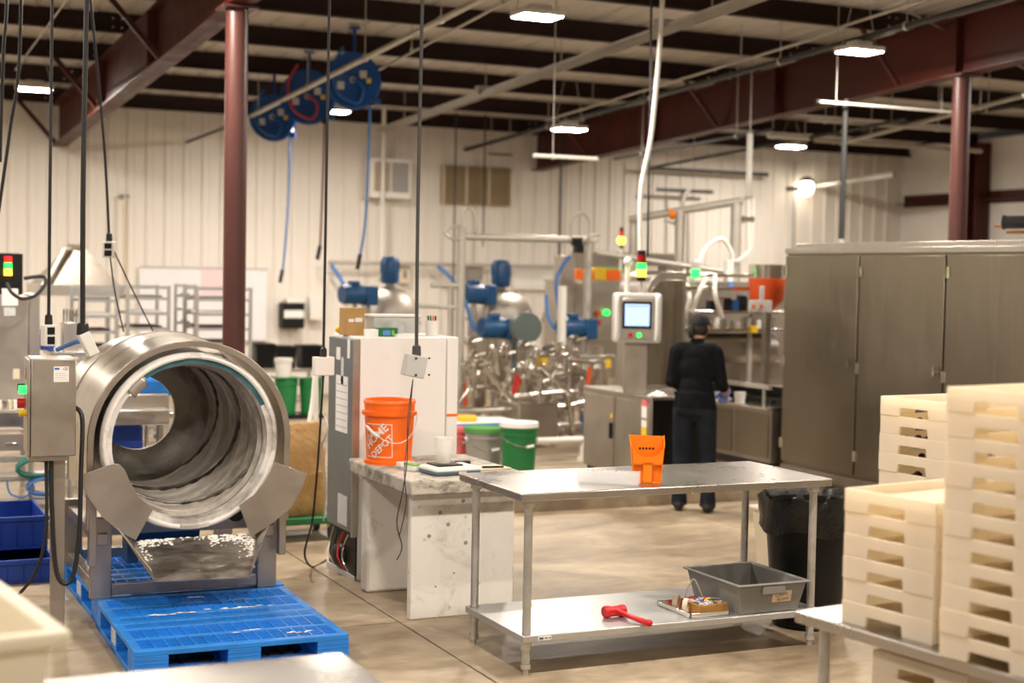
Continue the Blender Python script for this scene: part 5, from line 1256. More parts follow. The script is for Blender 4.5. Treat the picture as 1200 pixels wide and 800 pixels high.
# ================================================================ back wall fittings
def wall_box(name, lab, ct, m_, u0, u1, v0, v1, dep=.12, Y=None):
    Y = Y or (YB-.035-dep); x0, x1, z0, z1 = RC(u0, u1, v0, v1, Y)
    T = thing(name, lab, ct, ((x0+x1)/2, Y, z0)); MB().box(-(x1-x0)/2, (x1-x0)/2, 0, dep, 0, z1-z0).build('case', m_, T, bevel=.01)
    return T, (x1-x0)/2, z1-z0
T, a, h = wall_box('air_conditioner', 'white wall air conditioner with grey grilles', 'air conditioner', 'white_plastic', 434, 482, 186, 232, .30)
MB().box(-a*.8, -a*.05, -.012, .0, h*.15, h*.9).build('grille', 'louver', T); MB().box(a*.05, a*.85, -.012, 0, h*.15, h*.9).build('grille', 'grey_tub', T)
for k in range(9): MB().box(-a*.8, a*.85, -.022, -.012, h*(.17+k*.082), h*(.185+k*.082)).build('slat', 'white_plastic', T)
T, a, h = wall_box('wall_louver', 'wide tan louver high on the back wall', 'louver', 'louver', 518, 600, 195, 240, .06)
for k in range(14): MB().box(-a*.96, a*.96, -.03, .0, h*(.04+k*.069), h*(.04+k*.069)+.012, RX(0)).build('slat', 'louver', T)
for f in (-.96, -.32, .32, .96): MB().box(a*f-.012, a*f+.012, -.032, 0, 0, h).build('mullion', 'beige', T)
T, a, h = wall_box('whiteboard', 'large whiteboard with a faint pink sheet on the back wall', 'whiteboard', 'board', 163, 313, 313, 400, .03)
MB().box(-a, a, -.012, 0, h-.02, h).box(-a, a, -.012, 0, 0, .02).build('frame_rail', 'galv', T)
x0, x1, z0, z1 = RC(236, 262, 313, 350, 21.0); MB().box(x0-T.location.x, x1-T.location.x, -.006, -.001, z0-T.location.z, z1-T.location.z-.03).build('pink_sheet', 'paper_pink', T)
T, a, h = wall_box('towel_dispenser', 'black and white paper towel dispenser on the back wall', 'dispenser', 'black_plastic', 331, 357, 355, 385, .22)
MB().box(-a*.85, a*.9, -.01, 0, h*.42, h*.72).build('paper_slot', 'paper', T); MB().box(-a*.6, a, -.0, .2, h, h+.06).build('lid', 'white_plastic', T, bevel=.01)
T, a, h = wall_box('soap_dispenser', 'cream wall box beside the towel dispenser', 'dispenser', 'white_plastic', 363, 378, 347, 375, .12)
MB().box(-a, a, -.004, 0, 0, .03).build('trim', 'beige', T)
T, a, h = wall_box('junction_box', 'beige electrical box on the wall behind the first kettle', 'electrical box', 'beige', 468, 481, 311, 332, .12)
MB().box(-a*.3, a*.3, -.006, 0, h*.3, h*.7).build('switch', 'grey_tub', T)
T, a, h = wall_box('wall_panel_box', 'grey steel panel box on the wall behind the second kettle', 'electrical box', 'steel_dull', 546, 566, 310, 328, .14); MB().box(-a*.8, a*.8, -.006, 0, h*.15, h*.85).build('door', 'steel_dull', T)
T, a, h = wall_box('wall_panel_box', 'white panel on the wall right of the second kettle motor', 'panel', 'white_plastic', 601, 655, 315, 340, .05); MB().box(-a*.9, a*.9, -.006, 0, h*.12, h*.9).build('sheet', 'paper', T)
T, a, h = wall_box('wall_bracket', 'small dark bracket high on the left wall liner', 'bracket', 'grey_tub', 140, 152, 228, 231, .08); MB().cyl((0, -.02, .02), (0, -.02, -1.2), .02, 8).build('drop_rod', 'beige', T)
# ================================================================ far shelves, tables, racks (left)
def px_table(name, lab, u0, u1, v, Y, dep, base, m_='steel_h', th=.04, legs=True, ct='table'):
    x0, x1, z0, z1 = RC(u0, u1, v-1, v+1, Y); z = (z0+z1)/2
    T = thing(name, lab, ct, ((x0+x1)/2, Y+dep/2, base)); a = (x1-x0)/2
    MB().box(-a, a, -dep/2, dep/2, z-base-th, z-base).build('top', m_, T, bevel=.004)
    for sx in (-1, 1):
        for sy in (-1, 1): MB().cyl((sx*(a-.05), sy*(dep/2-.05), 0), (sx*(a-.05), sy*(dep/2-.05), z-base-th), .02, 10).build('leg', 'galv', T)
    MB().box(-a+.04, a-.04, -dep/2+.04, dep/2-.04, .2, .22).build('undershelf', 'galv_shelf', T)
    return T, z
def rack(u0, u1, vt, Y, dep, lab, nsh, trays=True):
    p0, p1 = AY(u0, vt, Y), AY(u1, vt, Y); w2 = (p1.x-p0.x)/2
    T = thing('pan_rack', lab, 'rack', ((p0.x+p1.x)/2, Y+dep/2, PAD), group='aluminium pan racks'); H = p0.z-PAD
    for sx in (-1, 1):
        for sy in (-1, 1): MB().box(sx*w2-.016, sx*w2+.016, sy*dep/2-.016, sy*dep/2+.016, .08, H).build('upright', 'galv_shelf', T)
        for sy in (-1, 1): MB().cyl((sx*w2-.015, sy*dep/2, .04), (sx*w2+.015, sy*dep/2, .04), .04, 12).build('caster', 'black_rubber', T)
    for z in (H-.02, .12):
        MB().box(-w2, w2, -dep/2-.012, -dep/2+.012, z-.015, z+.015).build('cross_rail', 'galv_shelf', T); MB().box(-w2, w2, dep/2-.012, dep/2+.012, z-.015, z+.015).build('cross_rail', 'galv_shelf', T)
    for k in range(nsh):
        z = H-.12-k*.155
        MB().box(-w2, w2, -dep/2, -dep/2+.01, z-.03, z).build('runner', 'galv_shelf', T)
        MB().box(-w2, w2, dep/2-.01, dep/2, z-.03, z).build('runner', 'galv_shelf', T)
        if trays: MB().box(-w2+.03, w2-.03, -dep/2+.012, dep/2-.012, z-.012, z).build('sheet_pan', 'steel_dull', T); MB().box(-w2+.06, w2-.06, -dep/2+.04, dep/2-.04, z, z+.018).build('pan_load', ('grey_tub', 'paper', 'dark_food', 'black_plastic')[k % 4], T)
    return T
rack(94, 137, 336, 15.0, .55, 'aluminium pan rack nearest the steel hood with dark loads', 7)
rack(150, 198, 334, 15.4, .6, 'aluminium pan rack before the whiteboard with open shelves', 7, True)
rack(217, 229, 333, 16.6, .5, 'slim aluminium pan rack half hidden by the red column', 6)
rack(231, 294, 336, 15.6, .6, 'wide aluminium pan rack behind the red column', 7)
# canopy hood with conical top
x0, x1, z0, z1 = RC(46, 148, 334, 347, 17.0); xc = (x0+x1)/2
T = thing('canopy_hood', 'stainless canopy hood with pointed top and exhaust elbow', 'hood', (xc, 17.6, z0)); a = (x1-x0)/2
MB().box(-a, a, -.5, .5, 0, z1-z0).build('skirt', 'steel', T)
zt = AY(97, 292, 17.0).z-z0; zs = z1-z0
MB().add([(-a*.92, -.48, zs), (a*.92, -.48, zs), (a*.92, .48, zs), (-a*.92, .48, zs), (-.1, -.08, zt), (.1, -.08, zt), (.1, .08, zt), (-.1, .08, zt)], [(0, 1, 5, 4), (1, 2, 6, 5), (2, 3, 7, 6), (3, 0, 4, 7), (4, 5, 6, 7), (0, 3, 2, 1)]).build('cone', 'steel_matte', T)
MB().tube([(-a*.8, -.5, zs*1.1), (-.14, -.16, zt*.97), (-.06, -.08, zt*1.0)], .03, 12).build('exhaust_elbow', 'steel_matte', T)
MB().cyl((0, 0, zt), (0, 0, zt+.06), .09, 16).build('cap', 'steel_dull', T)
for sx in (-1, 1): MB().cyl((sx*a*.95, .45, 0), (sx*a*.95, .45, -(z0-PAD)), .03, 10).build('leg', 'galv', T)
# side machine at the picture's edge: cabinet, junction box, stack light
x0, x1, z0, z1 = RC(-30, 47, 346, 500, 12.2)
T = thing('side_machine', 'stainless machine cabinet with taped notices and a small stack light', 'machine', ((x0+x1)/2, 12.5, PAD)); a = (x1-x0)/2; H = z1-PAD
MB().box(-a, a-.09, -.3, .3, z0-PAD, H).build('cabinet', 'steel_dull', T, bevel=.006); MB().box(a-.085, a, -.29, .3, z0-PAD, H+.01).build('cabinet_edge', 'steel', T, bevel=.004)
for sx in (-1, 1):
    for sy in (-.25, .25): MB().cyl((sx*(a-.06), sy, 0), (sx*(a-.06), sy, z0-PAD), .025, 10).build('leg', 'galv', T)
def lb2(u0, u1, v0, v1, m_, nm, dy=-.304, dep=.003):
    x0, x1, z0, z1 = RC(u0, u1, v0, v1, 12.2); MB().box(x0-T.location.x, x1-T.location.x, dy-dep, dy, z0-PAD, z1-PAD).build(nm, m_, T)
lb2(2, 21, 338, 358, 'paper', 'notice'); lb2(4, 18, 360, 370, 'sticker', 'notice'); lb2(15, 23, 432, 444, 'beige', 'latch')
lb2(-10, 27, 297, 345, 'black_plastic', 'valve_box', -.1, .18); lb2(2, 29, 296, 344, 'steel_dull', 'valve_cover', .1, .05)
p = AY(9, 318, 12.2)-T.location
for dz, m_ in ((-.03, 'led_amber'), (.02, 'led_green'), (.07, 'led_red')): MB().lathe([(0, 0), (.03, 0), (.03, .048), (0, .048)], 14, c=(p.x, -.32, p.z+dz)).build('stack_light', m_, T)
MB().tube([q-T.location for q in cat_rom([AY(8, 332, 11.65), AY(14, 343, 11.6), AY(27, 350, 11.6), AY(43, 345, 11.6), AY(53, 332, 11.65), AY(50, 324, 11.7), AY(28, 326, 11.7)], 6)], .014, 8).build('cable_loop', 'black_rubber', T)
# conveyor frame with drawers beneath
T, zc_ = px_table('conveyor', 'low stainless conveyor frame with bead rail beside the control box', -30, 92, 480, 11.6, .5, PAD, ct='conveyor')
def on(u0, u1, v0, v1, m_, nm, Y=11.58, dep=.02):
    x0, x1, z0, z1 = RC(u0, u1, v0, v1, Y); o = T.location; return MB().box(x0-o.x, x1-o.x, Y-o.y, Y+dep-o.y, z0-o.z, z1-o.z).build(nm, m_, T, bevel=.003)
on(-30, 90, 483, 500, 'steel_bright', 'side_guard'); on(-30, 90, 502, 505, 'conduit', 'lower_rail'); on(-30, 60, 508, 528, 'steel_dull', 'drawer'); on(6, 21, 519, 522, 'steel_bright', 'drawer_handle', 11.55)
on(-30, 92, 534, 541, 'galv', 'stretcher'); on(-30, 70, 557, 562, 'galv', 'stretcher')
for k in range(9): on(-2+k*6, 2+k*6, 469, 479, ('white_plastic', 'steel_bright', 'beige')[k % 3], 'bead', 11.7, .05)
for k, (u, v, r, m_, lab) in enumerate(((42, 548, .11, 'teal_hose', 'coil of green hose hung on the conveyor frame'), (52, 570, .10, 'blue_hose', 'small coil of blue air line under the conveyor'))):
    c = AY(u, v, 11.5); pts = []
    for i in range(60): t = i*.5; pts.append((r*math.cos(t)*1.2, -.02+.0012*i, r*.6*math.sin(t)+.01*math.sin(t*1.7)))
    o = MB().tube(pts, .013 if k == 0 else .010, 8).build('hose_coil', m_, loc=c); tag(o, lab, 'hose')
o = MB().tube(cat_rom([AY(8, 562, 11.5), AY(12, 578, 11.5), AY(28, 582, 11.5), AY(40, 572, 11.5), AY(34, 566, 11.5), AY(36, 582, 11.5), AY(52, 584, 11.5)], 6), .007, 8).build('air_line', 'blue_hose'); tag(o, 'curly dark blue air line below the conveyor', 'hose')
# utensil holder, trays between hood and drum
T = thing('utensil_holder', 'steel bin of upright handles beside the pan racks', 'holder', (AY(83, 400, 12.6).x, 12.6, AY(83, 412, 12.6).z))
x0, x1, z0, z1 = RC(75, 93, 378, 412, 12.6); MB().box(-(x1-x0)/2, (x1-x0)/2, 0, .16, 0, z1-z0).build('bin', 'steel', T, bevel=.004)
for k in range(5): MB().tube(cat_rom([(-.05+k*.025, .05, z1-z0-.02), (-.05+k*.025, .05, z1-z0+.09), (-.045+k*.025, .03, z1-z0+.11)], 4), .008, 8).build('handle', 'steel_dull', T)
Tt, zz_ = px_table('side_table', 'stainless side table under the utensil bin', 60, 135, 412, 12.45, .5, PAD)
o = px_box('blue_tub', 'blue_dark', 48, 64, 369, 384, 12.7, .15, 'small dark blue tub behind the hanging socket', 'tub'); o.location.z = zz_; o.scale.z = 1.6
o = MB().tube(cat_rom([AY(66, 410, 8.55), AY(80, 404, 8.5), AY(92, 400, 8.45), AY(101, 404, 8.4)], 5), .012, 8).build('blue_lead', 'blue_hose'); tag(o, 'short blue lead plugged in behind the drum', 'cord')
# blue bin lift behind the drum, seen through its mouth
T = thing('bin_lift', 'blue bin tipped on a steel chute behind the drum', 'bin lift', (AY(165, 490, 10.2).x, 10.35, 0))
def bl(u0, u1, v0, v1, Y, dep, m_, nm, bev=.01):
    x0, x1, z0, z1 = RC(u0, u1, v0, v1, Y); o = T.location; return MB().box(x0-o.x, x1-o.x, Y-o.y, Y-o.y+dep, z0-o.z, z1-o.z).build(nm, m_, T, bevel=bev)
bl(125, 204, 441, 466, 10.45, .35, 'blue_pallet', 'tipped_bin', .04); bl(122, 198, 462, 482, 10.35, .08, 'steel_dull', 'chute_back'); bl(124, 199, 480, 498, 10.2, .12, 'chute_steel', 'chute_lip')
bl(120, 168, 498, 545, 10.4, .3, 'blue_dark', 'lower_bin', .02); bl(184, 192, 498, 640, 10.4, .06, 'steel_dull', 'post'); bl(170, 174, 498, 640, 10.45, .04, 'beige', 'post'); bl(198, 214, 483, 490, 10.4, .2, 'steel_bright', 'arm'); bl(126, 132, 498, 640, 10.4, .06, 'steel_dull', 'post')
# green pails on a stand, bins, white pail
T, zg = px_table('utility_stand', 'low black stand holding the green pails', 318, 381, 486, 14.6, .4, PAD, 'black_plastic')
def pail(x, y, z, r0, r1, h, m_, lab, lid=None, bail=True, name='pail', group=None):
    T = thing(name, lab, 'pail', (x, y, z), group=group)
    MB().lathe([(0, 0), (r0, 0), (r0+(r1-r0)*.8, h*.8), (r1+.008, h*.805), (r1+.008, h*.83), (r1, h*.835), (r1, h*.9), (r1+.006, h*.905), (r1+.006, h*.925), (r1, h*.93), (r1, h), (r1-.008, h), (r0-.01, .01), (0, .01)], 28).build('body', m_, T)
    if lid: MB().lathe([(0, h+.012), (r1-.02, h+.012), (r1-.015, h+.022), (r1+.01, h+.022), (r1+.012, h-.02), (r1+.004, h-.02)], 28).build('lid', lid, T)
    if bail:
        hp = [(r1*1.03*math.cos(t), -abs(r1*1.03*math.sin(t)), h*.8-.55*r1*abs(math.sin(t))) for t in [PI*k/14 for k in range(15)]]
        b_ = MB().tube(hp, .004, 6).build('bail', 'steel_bright', T); MB().tube(hp[5:8], .012, 8).build('grip', 'white_plastic', b_)
    return T
for (u, lab) in ((336, 'green pail under the white bucket on the black stand'), (364.5, 'green pail beside the white bucket on the black stand')):
    p = AY(u, 484, 14.75); h = AY(u, 443, 14.75).z-zg; pail(p.x, 14.78, zg, .095, .117, h, 'green_bin', lab, bail=False, group='green pails on the stand')
p = AY(333, 443, 14.75); hg = AY(336, 443, 14.75).z; hh_ = AY(333, 421, 14.75).z-hg
o = MB().box(-.13, .13, -.13, .13, 0, .012).build('pail_cover', 'green_bin', loc=(AY(336, 443, 14.75).x, 14.78, hg), bevel=.003); tag(o, 'green board lying across the green pail', 'board')
pail(p.x, 14.78, hg+.013, .075, .09, hh_, 'white_plastic', 'small white bucket on top of the green pail', bail=False)
Tb, zb2 = px_table('sink_counter', 'far counter with black bins by the back wall', 296, 382, 432, 17.6, .6, PAD)
for (u0, u1, v0, lab) in ((297, 320, 402, 'black bin at the column end of the far counter'), (351, 376, 404, 'black bin at the refrigerator end of the far counter'), (322, 345, 405, 'low black bin in the middle of the far counter')):
    x0, x1, z0, z1 = RC(u0, u1, v0, 432, 17.8); o = MB().taper(-(x1-x0)/2, (x1-x0)/2, -.16, .16, 0, z1-zb2, .02).box(-(x1-x0)/2-.01, (x1-x0)/2+.01, -.17, .17, z1-zb2-.03, z1-zb2).build('black_bin', 'black_plastic', loc=((x0+x1)/2, 17.85, zb2), bevel=.01); tag(o, lab, 'bin', 'black bins on the far counter')
for k, u in enumerate((326, 334, 342, 350, 360, 367)):
    x0, x1, z0, z1 = RC(u-3, u+3, 388-(k % 3)*4, 404, 18.1); o = MB().lathe([(0, 0), (.035, 0), (.035, .13), (.015, .17), (.015, .2), (0, .2)], 14).build('bottle', ('white_plastic', 'paper', 'grey_box', 'beige', 'white_plastic', 'orange2')[k], loc=((x0+x1)/2, 18.15, zb2)); tag(o, ('white', 'chalk-white', 'grey', 'beige', 'ivory', 'orange')[k]+' bottle on the far counter behind the black bins', 'bottle', 'bottles on the far counter')
# ================================================================ kettles and piping
def kettle(u, Y, ur, vd, vb, vt, lab, motor=(), small=False):
    """u centre, ur half width in px, vd dome top, vb dome base, vt motor top"""
    c = AY(u, vb, Y); r = AY(u+ur, vb, Y).x-c.x; zb_ = c.z-PAD; zd = AY(u, vd, Y).z-PAD; zm = AY(u, vt, Y).z-PAD
    T = thing('cooking_kettle', lab, 'kettle', (c.x, Y, PAD))
    MB().lathe([(0, .42), (r*.5, .45), (r*.92, .62), (r, .8), (r, zb_-.02), (r*1.06, zb_-.015), (r*1.06, zb_+.02), (r, zb_+.025)], 36).build('jacket', 'steel', T)
    n = 9; MB().lathe([(r*1.0*math.cos(PI/2*i/n*.86), zb_+.02+(zd-zb_)*math.sin(PI/2*i/n)) for i in range(n+1)]+[(0, zd)], 36).build('lid', 'steel_matte', T)
    MB().lathe([(.09, zd-.02), (.09, zd+.03), (.05, zd+.05), (.05, zd+(zm-zd)*.35), (.07, zd+(zm-zd)*.36), (.07, zd+(zm-zd)*.42)], 18).build('gearbox', 'steel_dull', T)
    mo = MB().lathe([(0, zd+(zm-zd)*.18), (.10, zd+(zm-zd)*.2), (.115, zd+(zm-zd)*.3), (.115, zm-.06), (.09, zm-.01), (0, zm)], 20).build('motor', 'blue_motor', T)
    for k in range(8): a = 2*PI*k/8; MB().box(-.008, .008, .108, .124, zd+(zm-zd)*.52, zm-.07, RZ(a)).build('motor_fin', 'blue_motor', mo)
    for k in range(3): a = 2*PI*k/3+.4; MB().cyl((r*.8*math.cos(a), r*.8*math.sin(a), 0), (r*.8*math.cos(a), r*.8*math.sin(a), .7), .04, 12).build('leg', 'steel_dull', T)
    for a in (-1.9, -1.2): MB().cyl((r*.98*math.cos(a), r*.98*math.sin(a), .62+.1*a), (r*1.2*math.cos(a), r*1.2*math.sin(a), .62+.1*a), .05, 14).build('valve', 'steel_bright', T)
    MB().cyl((0, 0, .42), (0, 0, .25), .05, 14).build('outlet', 'steel_bright', T)
    MB().lathe([(.05, zb_+.08), (.06, zb_+.14), (0, zb_+.15)], 14, c=(-r*.45, -r*.5, (zd-zb_)*.35)).build('port_cap', 'steel_bright', T)
    return T, r, zb_, zd
def gearmotor(p, ang, lab, L=.34, R=.10):
    T = thing('gear_motor', lab, 'motor', p, ang); M = RY(PI/2)
    MB().lathe([(0, -L*.5), (R*.9, -L*.5), (R, -L*.42), (R, L*.25), (R*.8, L*.3), (0, L*.3)], 20, M=M).build('motor_body', 'blue_motor', T)
    MB().box(L*.3, L*.75, -R*.9, R*.9, -R*1.1, R*.9).build('gearbox', 'blue_motor', T, bevel=.02)
    MB().box(-L*.2, L*.1, -R*.5, R*.5, R*.9, R*1.4).build('terminal_box', 'blue_motor', T, bevel=.01)
    MB().cyl((L*.52, 0, -R*1.1), (L*.52, 0, -R*1.1-.12), .03, 12).build('shaft', 'steel_dull', T)
    return T
kettle(456, 17.2, 33, 340, 378, 300, 'domed steel kettle with upright blue motor behind the refrigerator')
kettle(586, 16.2, 35, 344, 374, 304, 'domed steel kettle with upright blue motor under the pipe frame')
kettle(712, 17.5, 34, 372, 402, 340, 'domed steel kettle half hidden by the operator panel')
kettle(668, 18.6, 30, 352, 380, 322, 'farther domed kettle behind the steel control cabinet')
for (u, v, Y, an, lab) in ((416, 345, 16.7, .2, 'blue gear motor left of the first kettle'), (556, 344, 15.8, .35, 'blue gear motor left of the second kettle dome'), (580, 384, 14.95, .1, 'large blue gear motor in front of the second kettle'), (672, 384, 14.9, .1, 'blue gear motor beside the steel control cabinet')):
    T = gearmotor(AY(u, v, Y), an, lab, .36, .115)
    MB().cyl((0, 0, -.1), (0, 0, PAD-T.location.z), .03, 10).build('support_post', 'steel_dull', T)
o = MB().lathe([(0, -.05), (.17, -.05), (.18, 0), (.17, .05), (0, .05)], 26, M=RX(PI/2)).cyl((0, .05, 0), (0, .3, -.02), .05, 12).cyl((0, .28, 0), (0, .28, PAD-AY(616, 384, 14.5).z), .03, 10).build('pump_cover', mat('grey_green', (.10, .13, .12), .45), loc=AY(616, 384, 14.5)); tag(o, 'round grey-green pump cover beside the large blue gear motor', 'pump')
def pot(u, Y, ur, v0, v1, lab, ylab=True):
    c = AY(u, v1, Y); r = AY(u+ur, v1, Y).x-c.x; z0 = c.z; h = AY(u, v0, Y).z-z0
    T = thing('steel_pot', lab, 'vessel', (c.x, Y, PAD), group='small steel vessels'); z0 -= PAD
    MB().lathe([(0, z0-.05), (r*.7, z0), (r, z0+.1), (r, z0+h-.03), (r*1.07, z0+h-.025), (r*1.07, z0+h+.02), (r*.95, z0+h+.03), (r*.3, z0+h+.09), (0, z0+h+.09)], 32).build('vessel', 'steel_bright', T)
    MB().cyl((0, 0, z0+h+.08), (0, 0, z0+h+.26), .05, 14).build('neck', 'steel_bright', T)
    for k in range(6): a = -PI*(.1+.8*k/5); MB().cyl((r*1.08*math.cos(a), r*1.08*math.sin(a), z0+h-.06), (r*1.08*math.cos(a), r*1.08*math.sin(a), z0+h+.06), .022, 10).sphere((r*1.08*math.cos(a), r*1.08*math.sin(a), z0+h+.07), .03, 10, 6).build('clamp', 'steel_bright', T)
    for k in range(3): a = 2*PI*k/3+.5; MB().cyl((r*.75*math.cos(a), r*.75*math.sin(a), 0), (r*.75*math.cos(a), r*.75*math.sin(a), z0+.05), .03, 10).build('leg', 'steel_dull', T)
    if ylab: MB().box(-.06, .07, -r*1.14, -r*1.12, z0+h+.03, z0+h+.16).build('yellow_tag', 'yellow', T)
    MB().cyl((-r*.8, -r*.75, z0+h*.2), (-r*.78, -r*.8, z0+h*.85), .03, 10).build('red_handle', 'led_red' if False else 'orange_dark', T)
    return T
pot(620, 15.2, 25, 432, 480, 'round steel vessel with yellow tag and red handle in the middle of the piping')
pot(700, 15.4, 22, 432, 480, 'round steel vessel with yellow tag beside the machine cabinet')
pot(552, 15.3, 16, 440, 482, 'steel vessel without tag behind the bucket lids', False)
pot(646, 17.2, 22, 415, 470, 'dim steel vessel behind the two tagged vessels', False)
# clutter of valves, elbows and sanitary pipe between the vessels
random.seed(11)
T = thing('sanitary_piping', 'tangle of sanitary steel pipes, valves and bright balls added as highlights between the kettles', 'piping', (AY(620, 480, 15).x, 15.0, PAD))
for k in range(48):
    u = 544+random.random()*150; v = 398+random.random()*95; Y = 14.25+random.random()*.5
    p = AY(u, v, Y)-T.location
    if k % 3 == 0:
        q = AY(u+random.uniform(-6, 6), min(v+random.uniform(25, 60), 505), Y)-T.location
        MB().tube([p, q], .032, 10).build('pipe', ('steel_bright', 'steel_dull', 'conduit')[k % 3], T)
    elif k % 3 == 1:
        q = AY(u+random.uniform(20, 45), v+random.uniform(-3, 3), Y)-T.location; e = q+Vector((0, 0, -.22))
        MB().tube(cat_rom([p, p.lerp(q, .6), q, e], 4), .03, 10).build('elbow_pipe', 'steel_bright' if k % 2 else 'steel_dull', T)
    else:
        MB().cyl(p, p+Vector((0, -.10, 0)), .055, 14).cyl(p+Vector((0, -.1, 0)), p+Vector((.10, -.13, .03)), .013, 8).build('valve', 'steel_bright', T)
for (u, v, m_) in ((604, 450, 'red'), (690, 440, 'orange_dark')):
    p = AY(u, v, 14.2)-T.location; MB().cyl(p+Vector((-.015, 0, -.10)), p+Vector((.015, 0, .10)), .022, 10).build('lever', m_, T)
for (pts, r) in ((((535, 482), (640, 478), (690, 470)), .035), (((545, 505), (600, 500), (680, 497)), .035), (((636, 430), (650, 445), (676, 470)), .035), (((620, 462), (650, 460), (686, 458)), .03), (((560, 420), (575, 440), (600, 470)), .03)):
    MB().tube([q-T.location for q in cat_rom([AY(u, v, 14.3) for u, v in pts], 5)], r, 10).build('pipe', 'steel_bright', T)
for k in range(34):  # bright steel balls on stems, added to make highlights among the pipes
    p = AY(548+random.random()*140, 396+random.random()*70, 14.2+random.random()*.4)-T.location; MB().sphere(p, random.uniform(.02, .04), 12, 8).cyl(p, p+Vector((random.uniform(-.1, .1), .08, -.16)), .016, 8).build('clamp', 'steel_bright', T)
MB().box(-.9, .9, -.55, -.2, .0, .03).build('drip_floor', 'steel_dull', T)
for k in range(6): p = AY(550+k*27, 505, 14.5)-T.location; MB().cyl((p.x, p.y, .03), (p.x, p.y, p.z), .025, 10).build('stand', 'steel_dull', T)
AIRL = []
for (pts, m_) in ((((655, 365), (652, 330), (660, 310), (668, 300)), 'blue_hose'), (((640, 345), (642, 370), (650, 385)), 'light_blue'), (((545, 352), (552, 375), (556, 388)), 'blue_hose'), (((388, 310), (398, 325), (406, 340)), 'light_blue'), (((513, 312), (525, 322), (536, 335)), 'light_blue'), (((690, 470), (682, 490), (684, 515)), 'light_blue')):
    AIRL.append((pts, m_))
# overhead pipe frame with hose loops
T = thing('pipe_gantry', 'tall tan pipe frame with looped hoses over the kettles', 'frame', (AY(540, 480, 15.0).x, 15.0, PAD))
ptube(down(541, 265, 15.0), .05, 'conduit', 'post', T); ptube(down(690, 278, 15.0), .045, 'conduit', 'post', T)
a, b = AY(541, 277, 15.0), AY(695, 281, 15.0); b.z = a.z; ptube([a, b], .04, 'conduit', 'beam', T)
a, b = AY(505, 334, 15.0), AY(541, 334, 15.0); b.z = a.z; ptube([a, b], .03, 'conduit', 'side_arm', T); ptube([AY(527, 333, 15.0), AY(527, 400, 15.0)], .025, 'conduit', 'drop', T)
a, b = AY(490, 358, 15.0), AY(541, 360, 15.0); ptube([a, b], .025, 'conduit', 'side_arm', T)
for pts in (((541, 272), (542, 252), (548, 243), (556, 250), (559, 275)), ((541, 264), (530, 266), (521, 273), (530, 280), (541, 279)), ((669, 278), (670, 258), (681, 250), (690, 258), (690, 280)), ((690, 276), (702, 275), (700, 282), (690, 283))):
    ptube(cat_rom([AY(u, v, 14.95) for u, v in pts], 6), .014, 'conduit', 'hose_loop', T)
for pts, m_ in AIRL:
    Tq, Yq = (T, 15.0) if pts[0][0] > 530 else (WPIPE, 20.8)
    MB().tube([q-Tq.location for q in cat_rom([AY(u, v, Yq) for u, v in pts], 5)], .022 if Yq < 20 else .03, 8).build('air_line', m_, Tq)
for (u, v) in ((676, 283), (678, 291)): p = AY(u, v, 14.95)-T.location; MB().box(p.x-.05, p.x+.05, p.y-.05, p.y+.05, p.z-.05, p.z+.05).build('regulator', 'black_plastic', T, bevel=.01)
o = MB().tube([AY(548, 333, 14.9), AY(576, 333, 14.9)], .05, 12).build('bright_pipe', 'steel_bright'); bpy.data.objects.remove(o)
# steel control cabinet with shelf of boxes
T, zcab = None, None
x0, x1, z0, z1 = RC(655, 726, 330, 400, 15.9)
T = thing('control_cabinet', 'stainless control cabinet with coloured buttons behind the operator panel', 'cabinet', ((x0+x1)/2, 16.1, PAD)); a = (x1-x0)/2
MB().box(-a, a, -.2, .2, .5, z1-PAD).build('cabinet', 'steel_dull', T, bevel=.006); MB().box(-a*.5, a*.95, -.215, -.2, z0-PAD, z1-PAD-.05).build('door', 'steel_dull', T, bevel=.004)
for sx in (-1, 1): MB().box(sx*(a-.04)-.03, sx*(a-.04)+.03, -.15, .15, 0, .5).build('leg', 'steel_dull', T)
for (u, v, m_) in ((700, 367, 'orange_dark'), (710, 366, 'led_green'), (700, 378, 'red')): p = AY(u, v, 15.88)-T.location; MB().cyl(p, p+Vector((0, -.04, 0)), .035, 14).build('button', m_, T)
zs = z1+.001
MB().box(-a, a+.5, -.12, .25, z1-PAD, z1-PAD+.02).build('shelf', 'steel_dull', T)
for k, (u0, u1, v0, m_, lab) in enumerate(((660, 676, 300, 'steel_dull', 'small steel box on the control cabinet'), (683, 697, 316, 'orange2', 'orange carton on the control cabinet shelf'), (699, 713, 314, 'yellow', 'yellow carton on the control cabinet shelf'), (715, 730, 316, 'orange', 'deep orange carton on the control cabinet shelf'))):
    x0, x1, _, zt_ = RC(u0, u1, v0, 330, 15.95); o = MB().box(-(x1-x0)/2, (x1-x0)/2, 0, .2, 0, zt_-z1-.02).build('carton', m_, bevel=.004, loc=((x0+x1)/2, 16.0, z1+.021)); tag(o, lab, 'box', 'cartons on the cabinet shelf')
x0, x1, z0, z1b = RC(684, 790, 296, 316, 19.6)
T = thing('steel_duct', 'long stainless duct box with a green strip behind the cartons', 'duct', ((x0+x1)/2, 19.6, PAD)); a = (x1-x0)/2
MB().box(-a, a, 0, .4, z0-PAD, z1b-PAD).build('duct', 'steel_dull', T); MB().box(-a, a*.4, -.02, 0, z0-PAD-.06, z0-PAD+.03).build('green_strip', 'green_light', T)
for sx in (-1, 1): MB().cyl((sx*(a-.1), .2, 0), (sx*(a-.1), .2, z0-PAD), .03, 10).build('leg', 'steel_dull', T)
